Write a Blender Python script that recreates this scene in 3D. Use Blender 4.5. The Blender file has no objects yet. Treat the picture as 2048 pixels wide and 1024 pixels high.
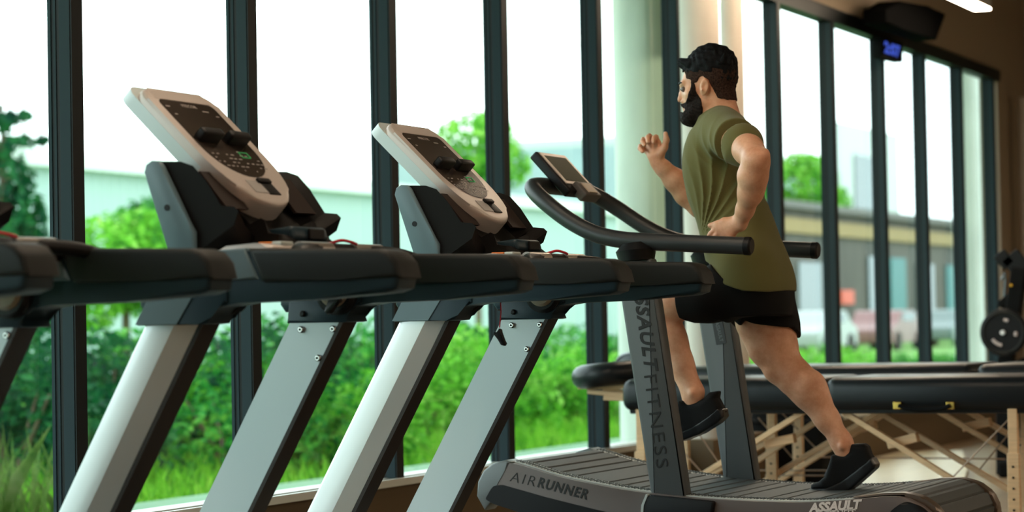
import bpy, bmesh, math, random
import numpy as np
from mathutils import Vector, Matrix
random.seed(7); rng = np.random.default_rng(11)
scene = bpy.context.scene
COL = scene.collection

# ------------------------------------------------------------------ camera
F = 4836.0                                   # focal length in pixels of the 2048 px wide frame (85 mm lens)
RHO = math.atan(.0185)
PIT = math.atan(134 / F * math.cos(RHO))
TH = math.atan(2214 / math.hypot(F, 134))
CAM_H = 0.96
f0 = np.array([-math.sin(TH) * math.cos(PIT), math.cos(TH) * math.cos(PIT), math.sin(PIT)])
r0 = np.array([math.cos(TH), math.sin(TH), 0.0]); u0 = np.cross(r0, f0)
RV = r0 * math.cos(RHO) - u0 * math.sin(RHO)
UV = u0 * math.cos(RHO) + r0 * math.sin(RHO)
CO = np.array([0, 0, CAM_H])
cam_data = bpy.data.cameras.new('camera'); cam = bpy.data.objects.new('camera', cam_data); COL.objects.link(cam)
M = Matrix(((RV[0], UV[0], -f0[0]), (RV[1], UV[1], -f0[1]), (RV[2], UV[2], -f0[2])))
cam.matrix_world = Matrix.Translation(Vector(CO)) @ M.to_4x4()
cam_data.sensor_width = 36; cam_data.lens = F * 36 / 2048
cam_data.clip_start = .05; cam_data.clip_end = 500
cam_data.dof.use_dof = True; cam_data.dof.focus_distance = 7.6; cam_data.dof.aperture_fstop = 3.2
scene.camera = cam

# ------------------------------------------------------------------ world, exposure, lights
scene.view_settings.view_transform = 'Standard'; scene.view_settings.look = 'None'
scene.view_settings.exposure = 0.12; scene.view_settings.gamma = 1; scene.view_settings.use_curve_mapping = False
SKY = 3.8
w = bpy.data.worlds.new('overcast'); scene.world = w; w.use_nodes = True
nt = w.node_tree; bg = nt.nodes['Background']
tc = nt.nodes.new('ShaderNodeTexCoord'); nz = nt.nodes.new('ShaderNodeTexNoise'); nz.inputs['Scale'].default_value = 2.5
nt.links.new(tc.outputs['Generated'], nz.inputs['Vector'])
cr = nt.nodes.new('ShaderNodeValToRGB')
cr.color_ramp.elements[0].position = .35; cr.color_ramp.elements[0].color = (.80, .90, 1, 1)
cr.color_ramp.elements[1].position = .65; cr.color_ramp.elements[1].color = (.95, .99, 1, 1)
nt.links.new(nz.outputs['Fac'], cr.inputs['Fac']); nt.links.new(cr.outputs['Color'], bg.inputs['Color'])
bg.inputs['Strength'].default_value = SKY
LAMP_E = 34.0                                # strength of the warm ceiling strips

# ------------------------------------------------------------------ helpers
def ray(px, py): return f0 + RV * (px - 1024) / F - UV * (py - 512) / F
def atx(px, py, x): d = ray(px, py); return CO + d * (x - CO[0]) / d[0]
def aty(px, py, y): d = ray(px, py); return CO + d * (y - CO[1]) / d[1]
def atz(px, py, z): d = ray(px, py); return CO + d * (z - CO[2]) / d[2]
def xz(pts, y): return [(float(p[0]), float(p[2])) for p in (aty(a, b, y) for a, b in pts)]

MATS = {}
def mat(name, col, rough=.5, metal=0., noise=0., nscale=20., bump=0., bscale=200., emit=None, estr=0., spec=.5, coat=0., col2=None, sheen=0., stretch=None, sss=0., trans=0.):
    m = bpy.data.materials.new(name); m.use_nodes = True; t = m.node_tree; b = t.nodes['Principled BSDF']
    b.inputs['Base Color'].default_value = (*col, 1); b.inputs['Roughness'].default_value = rough
    b.inputs['Metallic'].default_value = metal; b.inputs['Specular IOR Level'].default_value = spec
    b.inputs['Coat Weight'].default_value = coat
    if sheen: b.inputs['Sheen Weight'].default_value = sheen
    if sss:
        b.inputs['Subsurface Weight'].default_value = sss; b.inputs['Subsurface Radius'].default_value = (.012, .004, .002)
    co = t.nodes.new('ShaderNodeTexCoord'); vec = co.outputs['Object']
    if stretch:
        mp = t.nodes.new('ShaderNodeMapping'); mp.inputs['Scale'].default_value = stretch
        t.links.new(vec, mp.inputs['Vector']); vec = mp.outputs['Vector']
    if noise or col2:
        n = t.nodes.new('ShaderNodeTexNoise'); n.inputs['Scale'].default_value = nscale; n.inputs['Detail'].default_value = 5
        t.links.new(vec, n.inputs['Vector'])
        r = t.nodes.new('ShaderNodeValToRGB'); c2 = col2 or tuple(max(0, c * (1 - noise)) for c in col)
        r.color_ramp.elements[0].position = .35; r.color_ramp.elements[0].color = (*c2, 1)
        r.color_ramp.elements[1].position = .65; r.color_ramp.elements[1].color = (*col, 1)
        t.links.new(n.outputs['Fac'], r.inputs['Fac']); t.links.new(r.outputs['Color'], b.inputs['Base Color'])
    if bump:
        n = t.nodes.new('ShaderNodeTexNoise'); n.inputs['Scale'].default_value = bscale; n.inputs['Detail'].default_value = 3
        t.links.new(vec, n.inputs['Vector']); bp = t.nodes.new('ShaderNodeBump'); bp.inputs['Strength'].default_value = bump; bp.inputs['Distance'].default_value = .002
        t.links.new(n.outputs['Fac'], bp.inputs['Height']); t.links.new(bp.outputs['Normal'], b.inputs['Normal'])
    if emit:
        b.inputs['Emission Color'].default_value = (*emit, 1); b.inputs['Emission Strength'].default_value = estr
    MATS[name] = m; return m

def glass_mat():
    m = bpy.data.materials.new('window_glass'); m.use_nodes = True; t = m.node_tree; t.nodes.clear()
    o = t.nodes.new('ShaderNodeOutputMaterial'); mx = t.nodes.new('ShaderNodeMixShader')
    tr = t.nodes.new('ShaderNodeBsdfTransparent'); tr.inputs['Color'].default_value = (.93, 1.0, .97, 1)
    gl = t.nodes.new('ShaderNodeBsdfGlossy'); gl.inputs['Roughness'].default_value = .02
    fr = t.nodes.new('ShaderNodeFresnel'); fr.inputs['IOR'].default_value = 1.5
    ge = t.nodes.new('ShaderNodeNewGeometry'); sb = t.nodes.new('ShaderNodeMath'); sb.operation = 'SUBTRACT'; sb.inputs[0].default_value = 1
    ml = t.nodes.new('ShaderNodeMath'); ml.operation = 'MULTIPLY'            # the far side of the pane adds no second mirror
    t.links.new(ge.outputs['Backfacing'], sb.inputs[1]); t.links.new(fr.outputs['Fac'], ml.inputs[0]); t.links.new(sb.outputs[0], ml.inputs[1])
    t.links.new(ml.outputs[0], mx.inputs['Fac']); t.links.new(tr.outputs[0], mx.inputs[1]); t.links.new(gl.outputs[0], mx.inputs[2])
    t.links.new(mx.outputs[0], o.inputs['Surface']); return m

def link(name, me, m=None, parent=None, loc=None, smooth=False, angle=None):
    o = bpy.data.objects.new(name, me); COL.objects.link(o)
    if m is not None: me.materials.append(m)
    if parent is not None:
        me.transform(Matrix.Translation(-root_loc(parent))); o.parent = parent
    elif loc is not None:
        me.transform(Matrix.Translation(-Vector(loc))); o.location = loc
    if smooth:
        for p in me.polygons: p.use_smooth = True
        if angle is not None:
            me.update()
            try: me.set_sharp_from_angle(angle=angle)
            except Exception: pass
    return o
def root_loc(o):
    v = Vector(o.location); p = o.parent
    while p: v = v + Vector(p.location); p = p.parent
    return v
def empty(name, loc, label=None, cat=None, group=None, kind=None):
    o = bpy.data.objects.new(name, None); COL.objects.link(o); o.location = loc; o.empty_display_size = .1
    tag(o, label, cat, group, kind); return o
def tag(o, label=None, cat=None, group=None, kind=None):
    if label: o['label'] = label
    if cat: o['category'] = cat
    if group: o['group'] = group
    if kind: o['kind'] = kind
    return o
def copy_tree(o, parent=None):
    c = o.copy(); COL.objects.link(c); c.parent = parent
    for ch in list(o.children): copy_tree(ch, c)
    return c

class MB:
    """collects pieces into one mesh"""
    def __init__(s): s.bm = bmesh.new()
    def box(s, a, b, bevel=0, seg=2):
        a = Vector(a); b = Vector(b); c = (a + b) / 2; d = b - a
        r = bmesh.ops.create_cube(s.bm, size=1, matrix=Matrix.Translation(c) @ Matrix.Diagonal((abs(d.x), abs(d.y), abs(d.z), 1)))
        if bevel:
            es = list({e for v in r['verts'] for e in v.link_edges})
            bmesh.ops.bevel(s.bm, geom=es, offset=bevel, segments=seg, affect='EDGES', profile=.5)
        return s
    def prism(s, poly, y0, y1, bevel=0, seg=2, stations=None):
        """polygon in (x, z) extruded along y; stations = [(y, dx, dz, scale)]"""
        st = stations or [(y0, 0, 0, 1), (y1, 0, 0, 1)]
        cx = sum(p[0] for p in poly) / len(poly); cz = sum(p[1] for p in poly) / len(poly)
        rings = [[s.bm.verts.new((cx + (p[0] - cx) * k + dx, y, cz + (p[1] - cz) * k + dz)) for p in poly] for y, dx, dz, k in st]
        n = len(poly); fs = []
        for a, b in zip(rings, rings[1:]):
            for i in range(n): fs.append(s.bm.faces.new((a[i], a[(i + 1) % n], b[(i + 1) % n], b[i])))
        c0 = s.bm.faces.new(rings[0][::-1]); c1 = s.bm.faces.new(rings[-1]); fs += [c0, c1]
        if bevel:
            es = list(set(list(c0.edges) + list(c1.edges)))
            bmesh.ops.bevel(s.bm, geom=es, offset=bevel, segments=seg, affect='EDGES', profile=.5)
        return s
    def bar(s, p, q, wa, wb, up=(0, 0, 1), bevel=0):
        p = Vector(p); q = Vector(q); d = (q - p); L = d.length; d.normalize()
        a = d.cross(Vector(up)); 
        if a.length < 1e-4: a = d.cross(Vector((0, 1, 0)))
        a.normalize(); b = a.cross(d).normalized()
        R = Matrix((a, d, b)).transposed().to_4x4()
        r = bmesh.ops.create_cube(s.bm, size=1, matrix=Matrix.Translation((p + q) / 2) @ R @ Matrix.Diagonal((wa, L, wb, 1)))
        if bevel:
            es = list({e for v in r['verts'] for e in v.link_edges})
            bmesh.ops.bevel(s.bm, geom=es, offset=bevel, segments=2, affect='EDGES', profile=.5)
        return s
    def tube(s, pts, rad, n=12, cap=True):
        pts = [Vector(p) for p in pts]; rr = rad if isinstance(rad, (list, tuple)) else [rad] * len(pts)
        rings = []; prev = None
        for i, p in enumerate(pts):
            d = (pts[min(i + 1, len(pts) - 1)] - pts[max(i - 1, 0)]).normalized()
            if prev is None:
                a = d.cross(Vector((0, 0, 1)));
                if a.length < 1e-3: a = d.cross(Vector((0, 1, 0)))
            else: a = prev - d * prev.dot(d)
            a.normalize(); prev = a; b = d.cross(a)
            rings.append([s.bm.verts.new(p + (a * math.cos(2 * math.pi * k / n) + b * math.sin(2 * math.pi * k / n)) * rr[i]) for k in range(n)])
        for A, B in zip(rings, rings[1:]):
            for k in range(n): s.bm.faces.new((A[k], A[(k + 1) % n], B[(k + 1) % n], B[k]))
        if cap: s.bm.faces.new(rings[0][::-1]); s.bm.faces.new(rings[-1])
        return s
    def cyl(s, c, axis, r, h, n=24, bevel=0):
        c = Vector(c); a = Vector(axis).normalized(); p = c - a * h / 2; q = c + a * h / 2
        if bevel: return s.tube([p, p + a * .0001, p + a * bevel, q - a * bevel, q - a * .0001, q], [max(r - bevel, .0005), max(r - bevel, .0005), r, r, max(r - bevel, .0005), max(r - bevel, .0005)], n)
        return s.tube([p, q], r, n)
    def ball(s, c, r, n=12, scale=(1, 1, 1)):
        bmesh.ops.create_uvsphere(s.bm, u_segments=n * 2, v_segments=n, radius=1, matrix=Matrix.Translation(c) @ Matrix.Diagonal((r * scale[0], r * scale[1], r * scale[2], 1)))
        return s
    def build(s, name, m, parent=None, loc=None, smooth=False, angle=None):
        bmesh.ops.recalc_face_normals(s.bm, faces=s.bm.faces)
        me = bpy.data.meshes.new(name); s.bm.to_mesh(me); s.bm.free()
        if angle is None and smooth: angle = math.radians(40)
        return link(name, me, m, parent, loc, smooth, angle)

def rounded(poly, r, seg=4):
    """round the corners of a 2D polygon; r may be per corner"""
    out = []; n = len(poly)
    for i in range(n):
        p = Vector(poly[i]); a = Vector(poly[i - 1]); b = Vector(poly[(i + 1) % n]); ri = r[i] if isinstance(r, (list, tuple)) else r
        if ri <= 0: out.append(tuple(p)); continue
        da = (a - p); db = (b - p); k = min(ri, da.length * .45, db.length * .45)
        A = p + da.normalized() * k; B = p + db.normalized() * k
        for j in range(seg + 1):
            t = j / seg; out.append(tuple(A * (1 - t) ** 2 + p * 2 * t * (1 - t) + B * t ** 2))
    return out
def spline(pts, sub=8):
    """Catmull-Rom through points"""
    P = [Vector(p) for p in pts]; P = [P[0] * 2 - P[1]] + P + [P[-1] * 2 - P[-2]]; out = []
    for i in range(1, len(P) - 2):
        for j in range(sub):
            t = j / sub; a, b, c, d = P[i - 1:i + 3]
            out.append(.5 * ((2 * b) + (-a + c) * t + (2 * a - 5 * b + 4 * c - d) * t * t + (-a + 3 * b - 3 * c + d) * t ** 3))
    out.append(P[-2]); return [tuple(v) for v in out]
def text(name, s, size, m, origin, xdir, ydir, parent, shear=0., offset=0., ext=.0006, fit=None, spacing=1.0):
    cu = bpy.data.curves.new(name, 'FONT'); cu.body = s; cu.size = size; cu.shear = shear; cu.offset = offset; cu.extrude = ext; cu.space_character = spacing
    cu.resolution_u = 3
    tmp = bpy.data.objects.new(name, cu); COL.objects.link(tmp)
    dg = bpy.context.evaluated_depsgraph_get(); me = bpy.data.meshes.new_from_object(tmp.evaluated_get(dg)); me.name = name
    COL.objects.unlink(tmp); bpy.data.objects.remove(tmp); bpy.data.curves.remove(cu)
    xs = [v.co.x for v in me.vertices]; ys = [v.co.y for v in me.vertices]
    sx = 1.0
    x0, x1, y0, y1 = min(xs), max(xs), min(ys), max(ys)
    kx = (fit[0] / (x1 - x0)) if fit and fit[0] else 1; ky = (fit[1] / (y1 - y0)) if fit and fit[1] else kx
    X = Vector(xdir).normalized(); Yv = Vector(ydir).normalized(); Z = X.cross(Yv)
    for v in me.vertices:
        c = Vector(origin) + X * (v.co.x - x0) * kx + Yv * (v.co.y - y0) * ky + Z * v.co.z
        v.co = c
    return link(name, me, m, parent)

# ------------------------------------------------------------------ materials
silver = mat('silver_highlit', (.74, .79, .80), .30, .25)  # silver of the near posts, their highlight put into the colour
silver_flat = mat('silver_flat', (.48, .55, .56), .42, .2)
brown_rear = mat('rear_brown', (.030, .022, .018), .5, spec=.3)
bluegrey = mat('blue_grey_plastic', (.010, .028, .042), .42, bump=.15, bscale=900, spec=.3)
bluegrey_l = mat('slate_plastic', (.12, .185, .22), .40, bump=.15, bscale=900, spec=.35)
grip = mat('grip_rubber', (.011, .013, .013), .55, bump=.2, bscale=900, spec=.28)
black = mat('black_plastic', (.005, .005, .006), .45, spec=.25)
blackm = mat('matte_black', (.004, .0045, .005), .8, spec=.15)
steel = mat('steel', (.55, .55, .55), .25, 1.)
bezel = mat('champagne_bezel', (.52, .46, .43), .34, .2)
screen = mat('display_glass', (.022, .017, .015), .2, spec=.4, col2=(.050, .038, .031), nscale=6)
label_w = mat('label_print', (.30, .27, .25), .5)
green_l = mat('green_light', (.02, .2, .06), .5, emit=(.03, .5, .12), estr=.25)
orange_m = mat('orange_print', (.75, .20, .03), .5)
red_m = mat('red_cord', (.55, .01, .03), .5)
tan_m = mat('tan_plastic', (.22, .17, .12), .4)
trayface = mat('tray_lining', (.006, .005, .0045), .65, spec=.15)
traywood = mat('tray_insert', (.018, .011, .009), .6, spec=.25)
# ------------------------------------------------------------------ setting: room shell
WX = -4.60; FAR = 20.6; RX = 7.0; BACK = -4.0; CEIL = 4.3; SILL = .336; HEAD = 2.86
wall_m = mat('painted_wall', (.30, .235, .165), .8, bump=.2, bscale=60)
ceil_m = mat('ceiling_paint', (.16, .13, .10), .85, bump=.2, bscale=40)
sillwall_m = mat('sill_wall', (.11, .07, .032), .7, bump=.2, bscale=60)
sill_m = mat('sill_stone', (.62, .64, .60), .35)
grille_m = mat('grille_metal', (.16, .16, .14), .4, .6)
mull_m = mat('mullion_shaded', (.004, .006, .007), .5, spec=.25)  # mullion metal with the room side's shade put into its colour
litstrip_m = mat('mullion_lit_strip', (.022, .038, .046), .6, spec=.12)  # same metal on the window-lit side, the light put into its colour
concrete = mat('concrete', (.70, .78, .70), .8, noise=.25, nscale=3, bump=.3, bscale=20, stretch=(1, 1, .3))
column_m = mat('column_plaster', (.62, .56, .49), .6, noise=.08, nscale=5)
glass_m = glass_mat()
def floor_mat():
    m = bpy.data.materials.new('oak_planks'); m.use_nodes = True; t = m.node_tree; b = t.nodes['Principled BSDF']
    co = t.nodes.new('ShaderNodeTexCoord'); mp = t.nodes.new('ShaderNodeMapping'); mp.inputs['Rotation'].default_value = (0, 0, 0)
    br = t.nodes.new('ShaderNodeTexBrick'); br.inputs['Scale'].default_value = 1; br.inputs['Brick Width'].default_value = 1.2; br.inputs['Row Height'].default_value = .18
    br.inputs['Mortar Size'].default_value = .004; br.inputs['Color1'].default_value = (.36, .25, .15, 1); br.inputs['Color2'].default_value = (.29, .20, .12, 1); br.inputs['Mortar'].default_value = (.10, .07, .04, 1)
    t.links.new(co.outputs['Object'], mp.inputs[0]); t.links.new(mp.outputs[0], br.inputs['Vector']); t.links.new(br.outputs['Color'], b.inputs['Base Color'])
    b.inputs['Roughness'].default_value = .3; return m
MB().box((WX - .3, BACK, -.12), (RX, FAR + .3, 0)).build('floor', floor_mat(), loc=(0, 0, 0)); tag(bpy.data.objects['floor'], kind='structure')
tag(MB().box((WX - .3, BACK - .3, CEIL), (RX + .3, FAR + .3, CEIL + .2)).build('ceiling', ceil_m, loc=(0, 0, CEIL)), kind='structure')
tag(MB().box((WX - .12, BACK, HEAD + .10), (WX + .03, FAR, CEIL)).build('wall_window_side_upper', wall_m, loc=(WX, 0, HEAD)), kind='structure')
tag(MB().box((WX - .12, BACK, 0), (WX + .04, FAR, SILL - .03)).build('wall_window_side_lower', sillwall_m, loc=(WX, 0, 0)), kind='structure')
tag(MB().box((WX - .3, FAR, 0), (RX + .3, FAR + .3, CEIL)).build('wall_far', wall_m, loc=(0, FAR, 0)), kind='structure')
tag(MB().box((WX - .3, BACK - .3, 0), (RX + .3, BACK, CEIL)).build('wall_near', wall_m, loc=(0, BACK, 0)), kind='structure')
tag(MB().box((RX, BACK, 0), (RX + .3, FAR, CEIL)).build('wall_right', wall_m, loc=(RX, 0, 0)), kind='structure')
tag(MB().box((WX - .12, 19.56, SILL - .03), (WX + .03, FAR, HEAD + .1)).build('wall_window_side_end', wall_m, loc=(WX, 20, 0)), kind='structure')
tag(MB().box((WX - .12, BACK, SILL - .03), (WX + .03, -.1, HEAD + .1)).build('wall_window_side_start', wall_m, loc=(WX, -2, 0)), kind='structure')
# sill with a heating grille let into it
s_ = MB().box((WX - .10, -.5, SILL - .03), (WX + .004, 19.6, SILL)).box((WX + .045, -.5, SILL - .03), (WX + .065, 19.6, SILL)).build('trim_1', sill_m, loc=(WX, 0, SILL)); tag(s_, kind='structure')
g_ = MB()
for i in range(0, 1000):
    yy = 5.0 + i * .0146
    if yy > 19.5: break
    g_.box((WX + .006, yy, SILL - .028), (WX + .044, yy + .007, SILL - .008))
g_.box((WX + .004, 4.9, SILL - .031), (WX + .045, 19.55, SILL - .026))
g_.build('sill_grille', grille_m, s_)
# head frame
tag(MB().box((WX - .05, -.5, HEAD), (WX + .045, 19.62, HEAD + .09)).build('trim_2', mull_m, loc=(WX, 0, HEAD)), kind='structure')
# window bays: each a mullion with side strips coloured as lit and its pane
edge = [-.05, 1.06, 2.17, 3.28, 4.39, 5.49, 6.602, 7.72, 8.847, 9.948, 11.075, 12.20, 13.905, 15.01, 16.18, 17.27, 18.36, 19.40]
for i, yr in enumerate(edge):                      # yr: far edge of a 5.5 cm wide, 9 cm deep fin
    ya = yr - .062
    root = empty('window_%d' % (i + 1), (WX, yr, SILL), kind='structure')
    MB().box((WX - .045, ya, SILL), (WX + .046, yr, HEAD)).build('mullion', mull_m, root)
    c = MB()
    c.box((WX - .002, ya - .003, SILL), (WX + .040, ya + .01, HEAD), .001)
    c.box((WX - .046, ya - .004, SILL), (WX - .034, ya + .01, HEAD)); c.box((WX - .024, ya - .003, SILL), (WX - .015, ya + .01, HEAD))
    c.build('mullion_lit_strip', litstrip_m, root)
    if i + 1 < len(edge):
        y1 = edge[i + 1]
        MB().box((WX - .034, yr - .004, SILL - .01), (WX - .026, y1 - .052, HEAD + .005)).build('glass_pane', glass_m, root)
# columns
def column(name, x, y, r, z1, m, label=None):
    o = MB().tube([(x, y, SILL - .002), (x, y, z1)], r, 40).build(name, m, loc=(x, y, SILL), smooth=True)
    return o
tag(column('wall_column', -4.415, 12.10, .105, CEIL, column_m), kind='structure')
tag(column('wall_column', -4.42, 12.63, .062, CEIL, column_m), kind='structure')
tag(MB().box((WX + .03, 11.9, 0), (-4.31, 12.75, SILL - .002), .004).build('wall_pier_base', sillwall_m, loc=(-4.45, 12.3, 0)), kind='structure')
tag(column('wall_column', -4.43, 19.95, .06, 2.75, column_m), kind='structure')
for (x, y, r) in ((-5.55, 14.1, .165), (-5.5, 22.3, .16)):
    o = MB().tube([(x, y, -.3), (x, y, 4.6)], r, 40).build('concrete_pillar', concrete, loc=(x, y, 0), smooth=True)
    tag(o, 'round pale concrete pillar just outside the glass left of the runner' if y < 15 else 'pale concrete pillar outside the last window pane at the far right', 'pillar')
tag(MB().box((WX - .35, -1, 4.3), (WX - 2.6, 23, 4.6)).build('roof_canopy', concrete, loc=(WX - 1, 10, 4.3)), kind='structure')

# pendant strip lights
lamp_m = mat('lamp_diffuser', (1, .93, .82), .5, emit=(1, .80, .58), estr=LAMP_E)
lampb_m = mat('lamp_body', (.5, .5, .48), .5)
def lamp(x, y0, y1, z, lab):
    r = empty('strip_light', (x, (y0 + y1) / 2, z), lab, 'ceiling light', 'linear ceiling lights')
    MB().box((x - .06, y0, z + .012), (x + .06, y1, z + .07), .006).build('housing', lampb_m, r)
    MB().box((x - .055, y0 + .01, z), (x + .055, y1 - .01, z + .012)).build('diffuser', lamp_m, r)
    for yy in (y0 + .3, y1 - .3): MB().tube([(x, yy, z + .07), (x, yy, CEIL - .002)], .004, 6).build('cable', black, r)
lamp(-3.93, 11.0, 16.45, 3.05, 'glowing strip light hanging at the top right beside the black speaker')
far_l = 'linear ceiling light mirrored in the window panes, out of direct view'
for (x, y0, y1) in ((-3.0, 3, 7), (1.6, -1, 3), (1.6, 5, 9), (1.6, 11, 15), (1.6, 16.5, 20), (5.2, 1, 5), (5.2, 8, 12), (5.2, 14, 18)):
    lamp(x, y0, y1, 3.35, far_l)

# ------------------------------------------------------------------ outside
grass_m = mat('meadow_ground', (.16, .34, .05), .9, col2=(.06, .18, .03), nscale=3)
conc_walk = mat('pale_walk', (.15, .30, .17), .8, noise=.12, nscale=4)
tag(MB().box((-160, -60, -.35), (WX - .12, 260, -.25)).build('ground_outside', grass_m, loc=(-30, 40, -.3)), kind='structure')
tag(MB().box((-7.9, 0, -.26), (WX - .12, 34, -.05)).build('path_outside', conc_walk, loc=(-6, 10, -.2)), kind='structure')

def leaf_mesh(name, blobs, n, size, seed):
    g = np.random.default_rng(seed); V = []; 
    tot = sum(b[3] ** 2 for b in blobs); vs = []
    for (bx, by, bz, br, sz) in blobs:
        k = int(n * br * br / tot)
        d = g.normal(size=(k, 3)); d /= np.linalg.norm(d, axis=1)[:, None]
        rad = br * g.uniform(.55, 1.0, k) ** .6
        c = np.array([bx, by, bz]) + d * rad[:, None] * np.array([1, 1, sz])
        nrm = d + g.normal(size=(k, 3)) * .6; nrm /= np.linalg.norm(nrm, axis=1)[:, None]
        a = np.cross(nrm, g.normal(size=(k, 3))); a /= np.linalg.norm(a, axis=1)[:, None]; b = np.cross(nrm, a)
        s = size * g.uniform(.6, 1.3, k)[:, None]
        q = np.stack([c - a * s, c - b * s * .5 + nrm * s * .15, c + a * s, c + b * s * .5 + nrm * s * .15], 1)
        vs.append(q.reshape(-1, 3))
    v = np.concatenate(vs); v = v[v[:, 2].reshape(-1, 4).min(1).repeat(4) > -.05]
    me = bpy.data.meshes.new(name); nf = len(v) // 4
    me.from_pydata(v.tolist(), [], np.arange(nf * 4).reshape(-1, 4).tolist()); me.update(); return me
def leafmat(name, a, b, c):
    m = bpy.data.materials.new(name); m.use_nodes = True; t = m.node_tree; p = t.nodes['Principled BSDF']
    co = t.nodes.new('ShaderNodeNewGeometry'); n = t.nodes.new('ShaderNodeTexNoise'); n.inputs['Scale'].default_value = 2.2; n.inputs['Detail'].default_value = 6; n.inputs['Roughness'].default_value = .75
    t.links.new(co.outputs['Position'], n.inputs['Vector'])
    r = t.nodes.new('ShaderNodeValToRGB'); r.color_ramp.elements[0].position = .38; r.color_ramp.elements[0].color = (*a, 1); r.color_ramp.elements[1].position = .52; r.color_ramp.elements[1].color = (*b, 1)
    e = r.color_ramp.elements.new(.68); e.color = (*c, 1)
    t.links.new(n.outputs['Fac'], r.inputs['Fac'])
    tl = t.nodes.new('ShaderNodeBsdfTranslucent'); mx = t.nodes.new('ShaderNodeMixShader'); mx.inputs[0].default_value = .35
    t.links.new(r.outputs[0], p.inputs['Base Color']); t.links.new(r.outputs[0], tl.inputs['Color']); p.inputs['Roughness'].default_value = .6; p.inputs['Specular IOR Level'].default_value = .08
    t.links.new(p.outputs[0], mx.inputs[1]); t.links.new(tl.outputs[0], mx.inputs[2]); t.links.new(mx.outputs[0], t.nodes['Material Output'].inputs['Surface']); return m
leafA = leafmat('leaves_mid', (.006, .05, .02), (.03, .24, .03), (.24, .56, .08))
leafB = leafmat('leaves_dark', (.004, .035, .02), (.010, .10, .03), (.05, .22, .05))
leafC = leafmat('leaves_bright', (.02, .16, .02), (.14, .46, .03), (.50, .78, .20))
wood_t = mat('shrub_stems', (.10, .07, .04), .8)
def rblobs(seed, n, spread, r0_, r1_, h):
    g = random.Random(seed); return [(g.uniform(-spread, spread), g.uniform(-spread, spread), g.uniform(.25, 1) * h, g.uniform(r0_, r1_), g.uniform(.7, 1)) for _ in range(n)]
shr = [leaf_mesh('foliage', rblobs(k, 9, .75, .35, .6, .75), 2600, .055, k) for k in range(4)]
def shrub(px, xw, h, m, lab, k, wid=1.0, name='shrub'):
    p = atx(px, 620, xw); y = p[1]
    r = empty(name, (xw, y, -.26), lab, 'bush', 'bushes outside the windows')
    me = shr[k % 4].copy(); o = bpy.data.objects.new('foliage', me); COL.objects.link(o); o.parent = r; o.scale = (wid, wid, h / 1.2); o.rotation_euler = (0, 0, k * 1.3)
    me.materials.append(m)
    st = MB()
    for j in range(4): a = j * 1.6 + k; st.tube([(0, 0, 0), (.15 * math.cos(a), .15 * math.sin(a), h * .3), (.35 * math.cos(a), .35 * math.sin(a), h * .6)], [.03, .02, .01], 6)
    s = st.build('stem', wood_t); s.parent = r
    return r
where = ['behind the nearest mullion', 'behind the first treadmill', 'between the silver posts', 'near the middle panes', 'left of the curved treadmill', 'beside the concrete pillar']
bushes = [ # px, x, height, material, width, label
 (20, -11, 1.25, leafB, 1.2, 'dark green bush at the far left edge, behind the first window pane'),
 (95, -13, 1.35, leafA, 1.2, 'mid green bush outside just left of the leftmost mullion'),
 (215, -12, 1.45, leafB, 1.2, 'dark green bush outside just right of the leftmost mullion'),
 (400, -11.5, 1.4, leafB, 1.2, 'dark bush seen right of the first slanted silver post'),
 (455, -10, 1.1, leafA, 1.0, 'low green bush in front of the dark one, left of the second mullion'),
 (545, -12, 1.5, leafA, 1.1, 'green bush outside just right of the second mullion'),
 (640, -10, 1.05, leafC, 1.0, 'low bright bush behind the bolted post of the first treadmill'),
 (725, -12.5, 1.5, leafA, 1.2, 'green bush outside left of the third mullion'),
 (840, -11, 1.2, leafC, 1.1, 'bright bush outside right of the third mullion'),
 (905, -13.5, 1.5, leafA, 1.3, 'mid green bush behind the second treadmill'),
 (1060, -11, 1.15, leafC, 1.0, 'bright round bush right of the fourth mullion'),
 (1130, -12.5, 1.3, leafA, 1.2, 'green bush left of the fifth mullion'),
 (1165, -10.5, .95, leafC, .9, 'low bright bush directly left of the fifth mullion'),
 (1222, -13, 1.3, leafA, 1.0, 'green bush seen between the fifth mullion and the concrete pillar'),
 (1530, -12, .9, leafC, .9, 'bright low bush seen behind the raised rear leg'),
 (1605, -11, .75, leafC, 1.0, 'low bright bush outside right of the rear thigh'),
 (1715, -11, .8, leafC, .9, 'round green bush at the foot of the pane below the red sign'),
 (1800, -12, .6, leafA, 1.0, 'low bush in the pane left of the last thin mullions'),
 (1880, -12, .6, leafA, 1.0, 'low bush in the last pane but one on the right')]
for k, (px, xw, h, m, wd, lab) in enumerate(bushes): shrub(px, xw, h, m, lab, k, wd)
# background hedge of the meadow and grass
def grass(name, n, x0, x1, y0, y1, h, m, seed, lab):
    g = np.random.default_rng(seed); x = g.uniform(x0, x1, n); y = g.uniform(y0, y1, n); a = g.uniform(0, 6.28, n); hh = h * g.uniform(.4, 1.2, n)
    wd = .008 * g.uniform(.7, 1.6, n); lx = g.normal(0, .28, n) * hh; ly = g.normal(0, .28, n) * hh
    b = np.stack([x, y, np.full(n, -.26)], 1); s = np.stack([np.cos(a) * wd, np.sin(a) * wd, 0 * x], 1)
    t = b + np.stack([lx, ly, hh], 1); mid = b + np.stack([lx * .35, ly * .35, hh * .6], 1)
    v = np.stack([b - s, b + s, mid + s * .8, t, mid - s * .8], 1).reshape(-1, 3)
    me = bpy.data.meshes.new(name); me.from_pydata(v.tolist(), [], np.arange(n * 5).reshape(-1, 5).tolist()); me.update()
    o = link(name, me, m, loc=((x0 + x1) / 2, (y0 + y1) / 2, -.26)); tag(o, lab, 'grass', kind='stuff')
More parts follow.
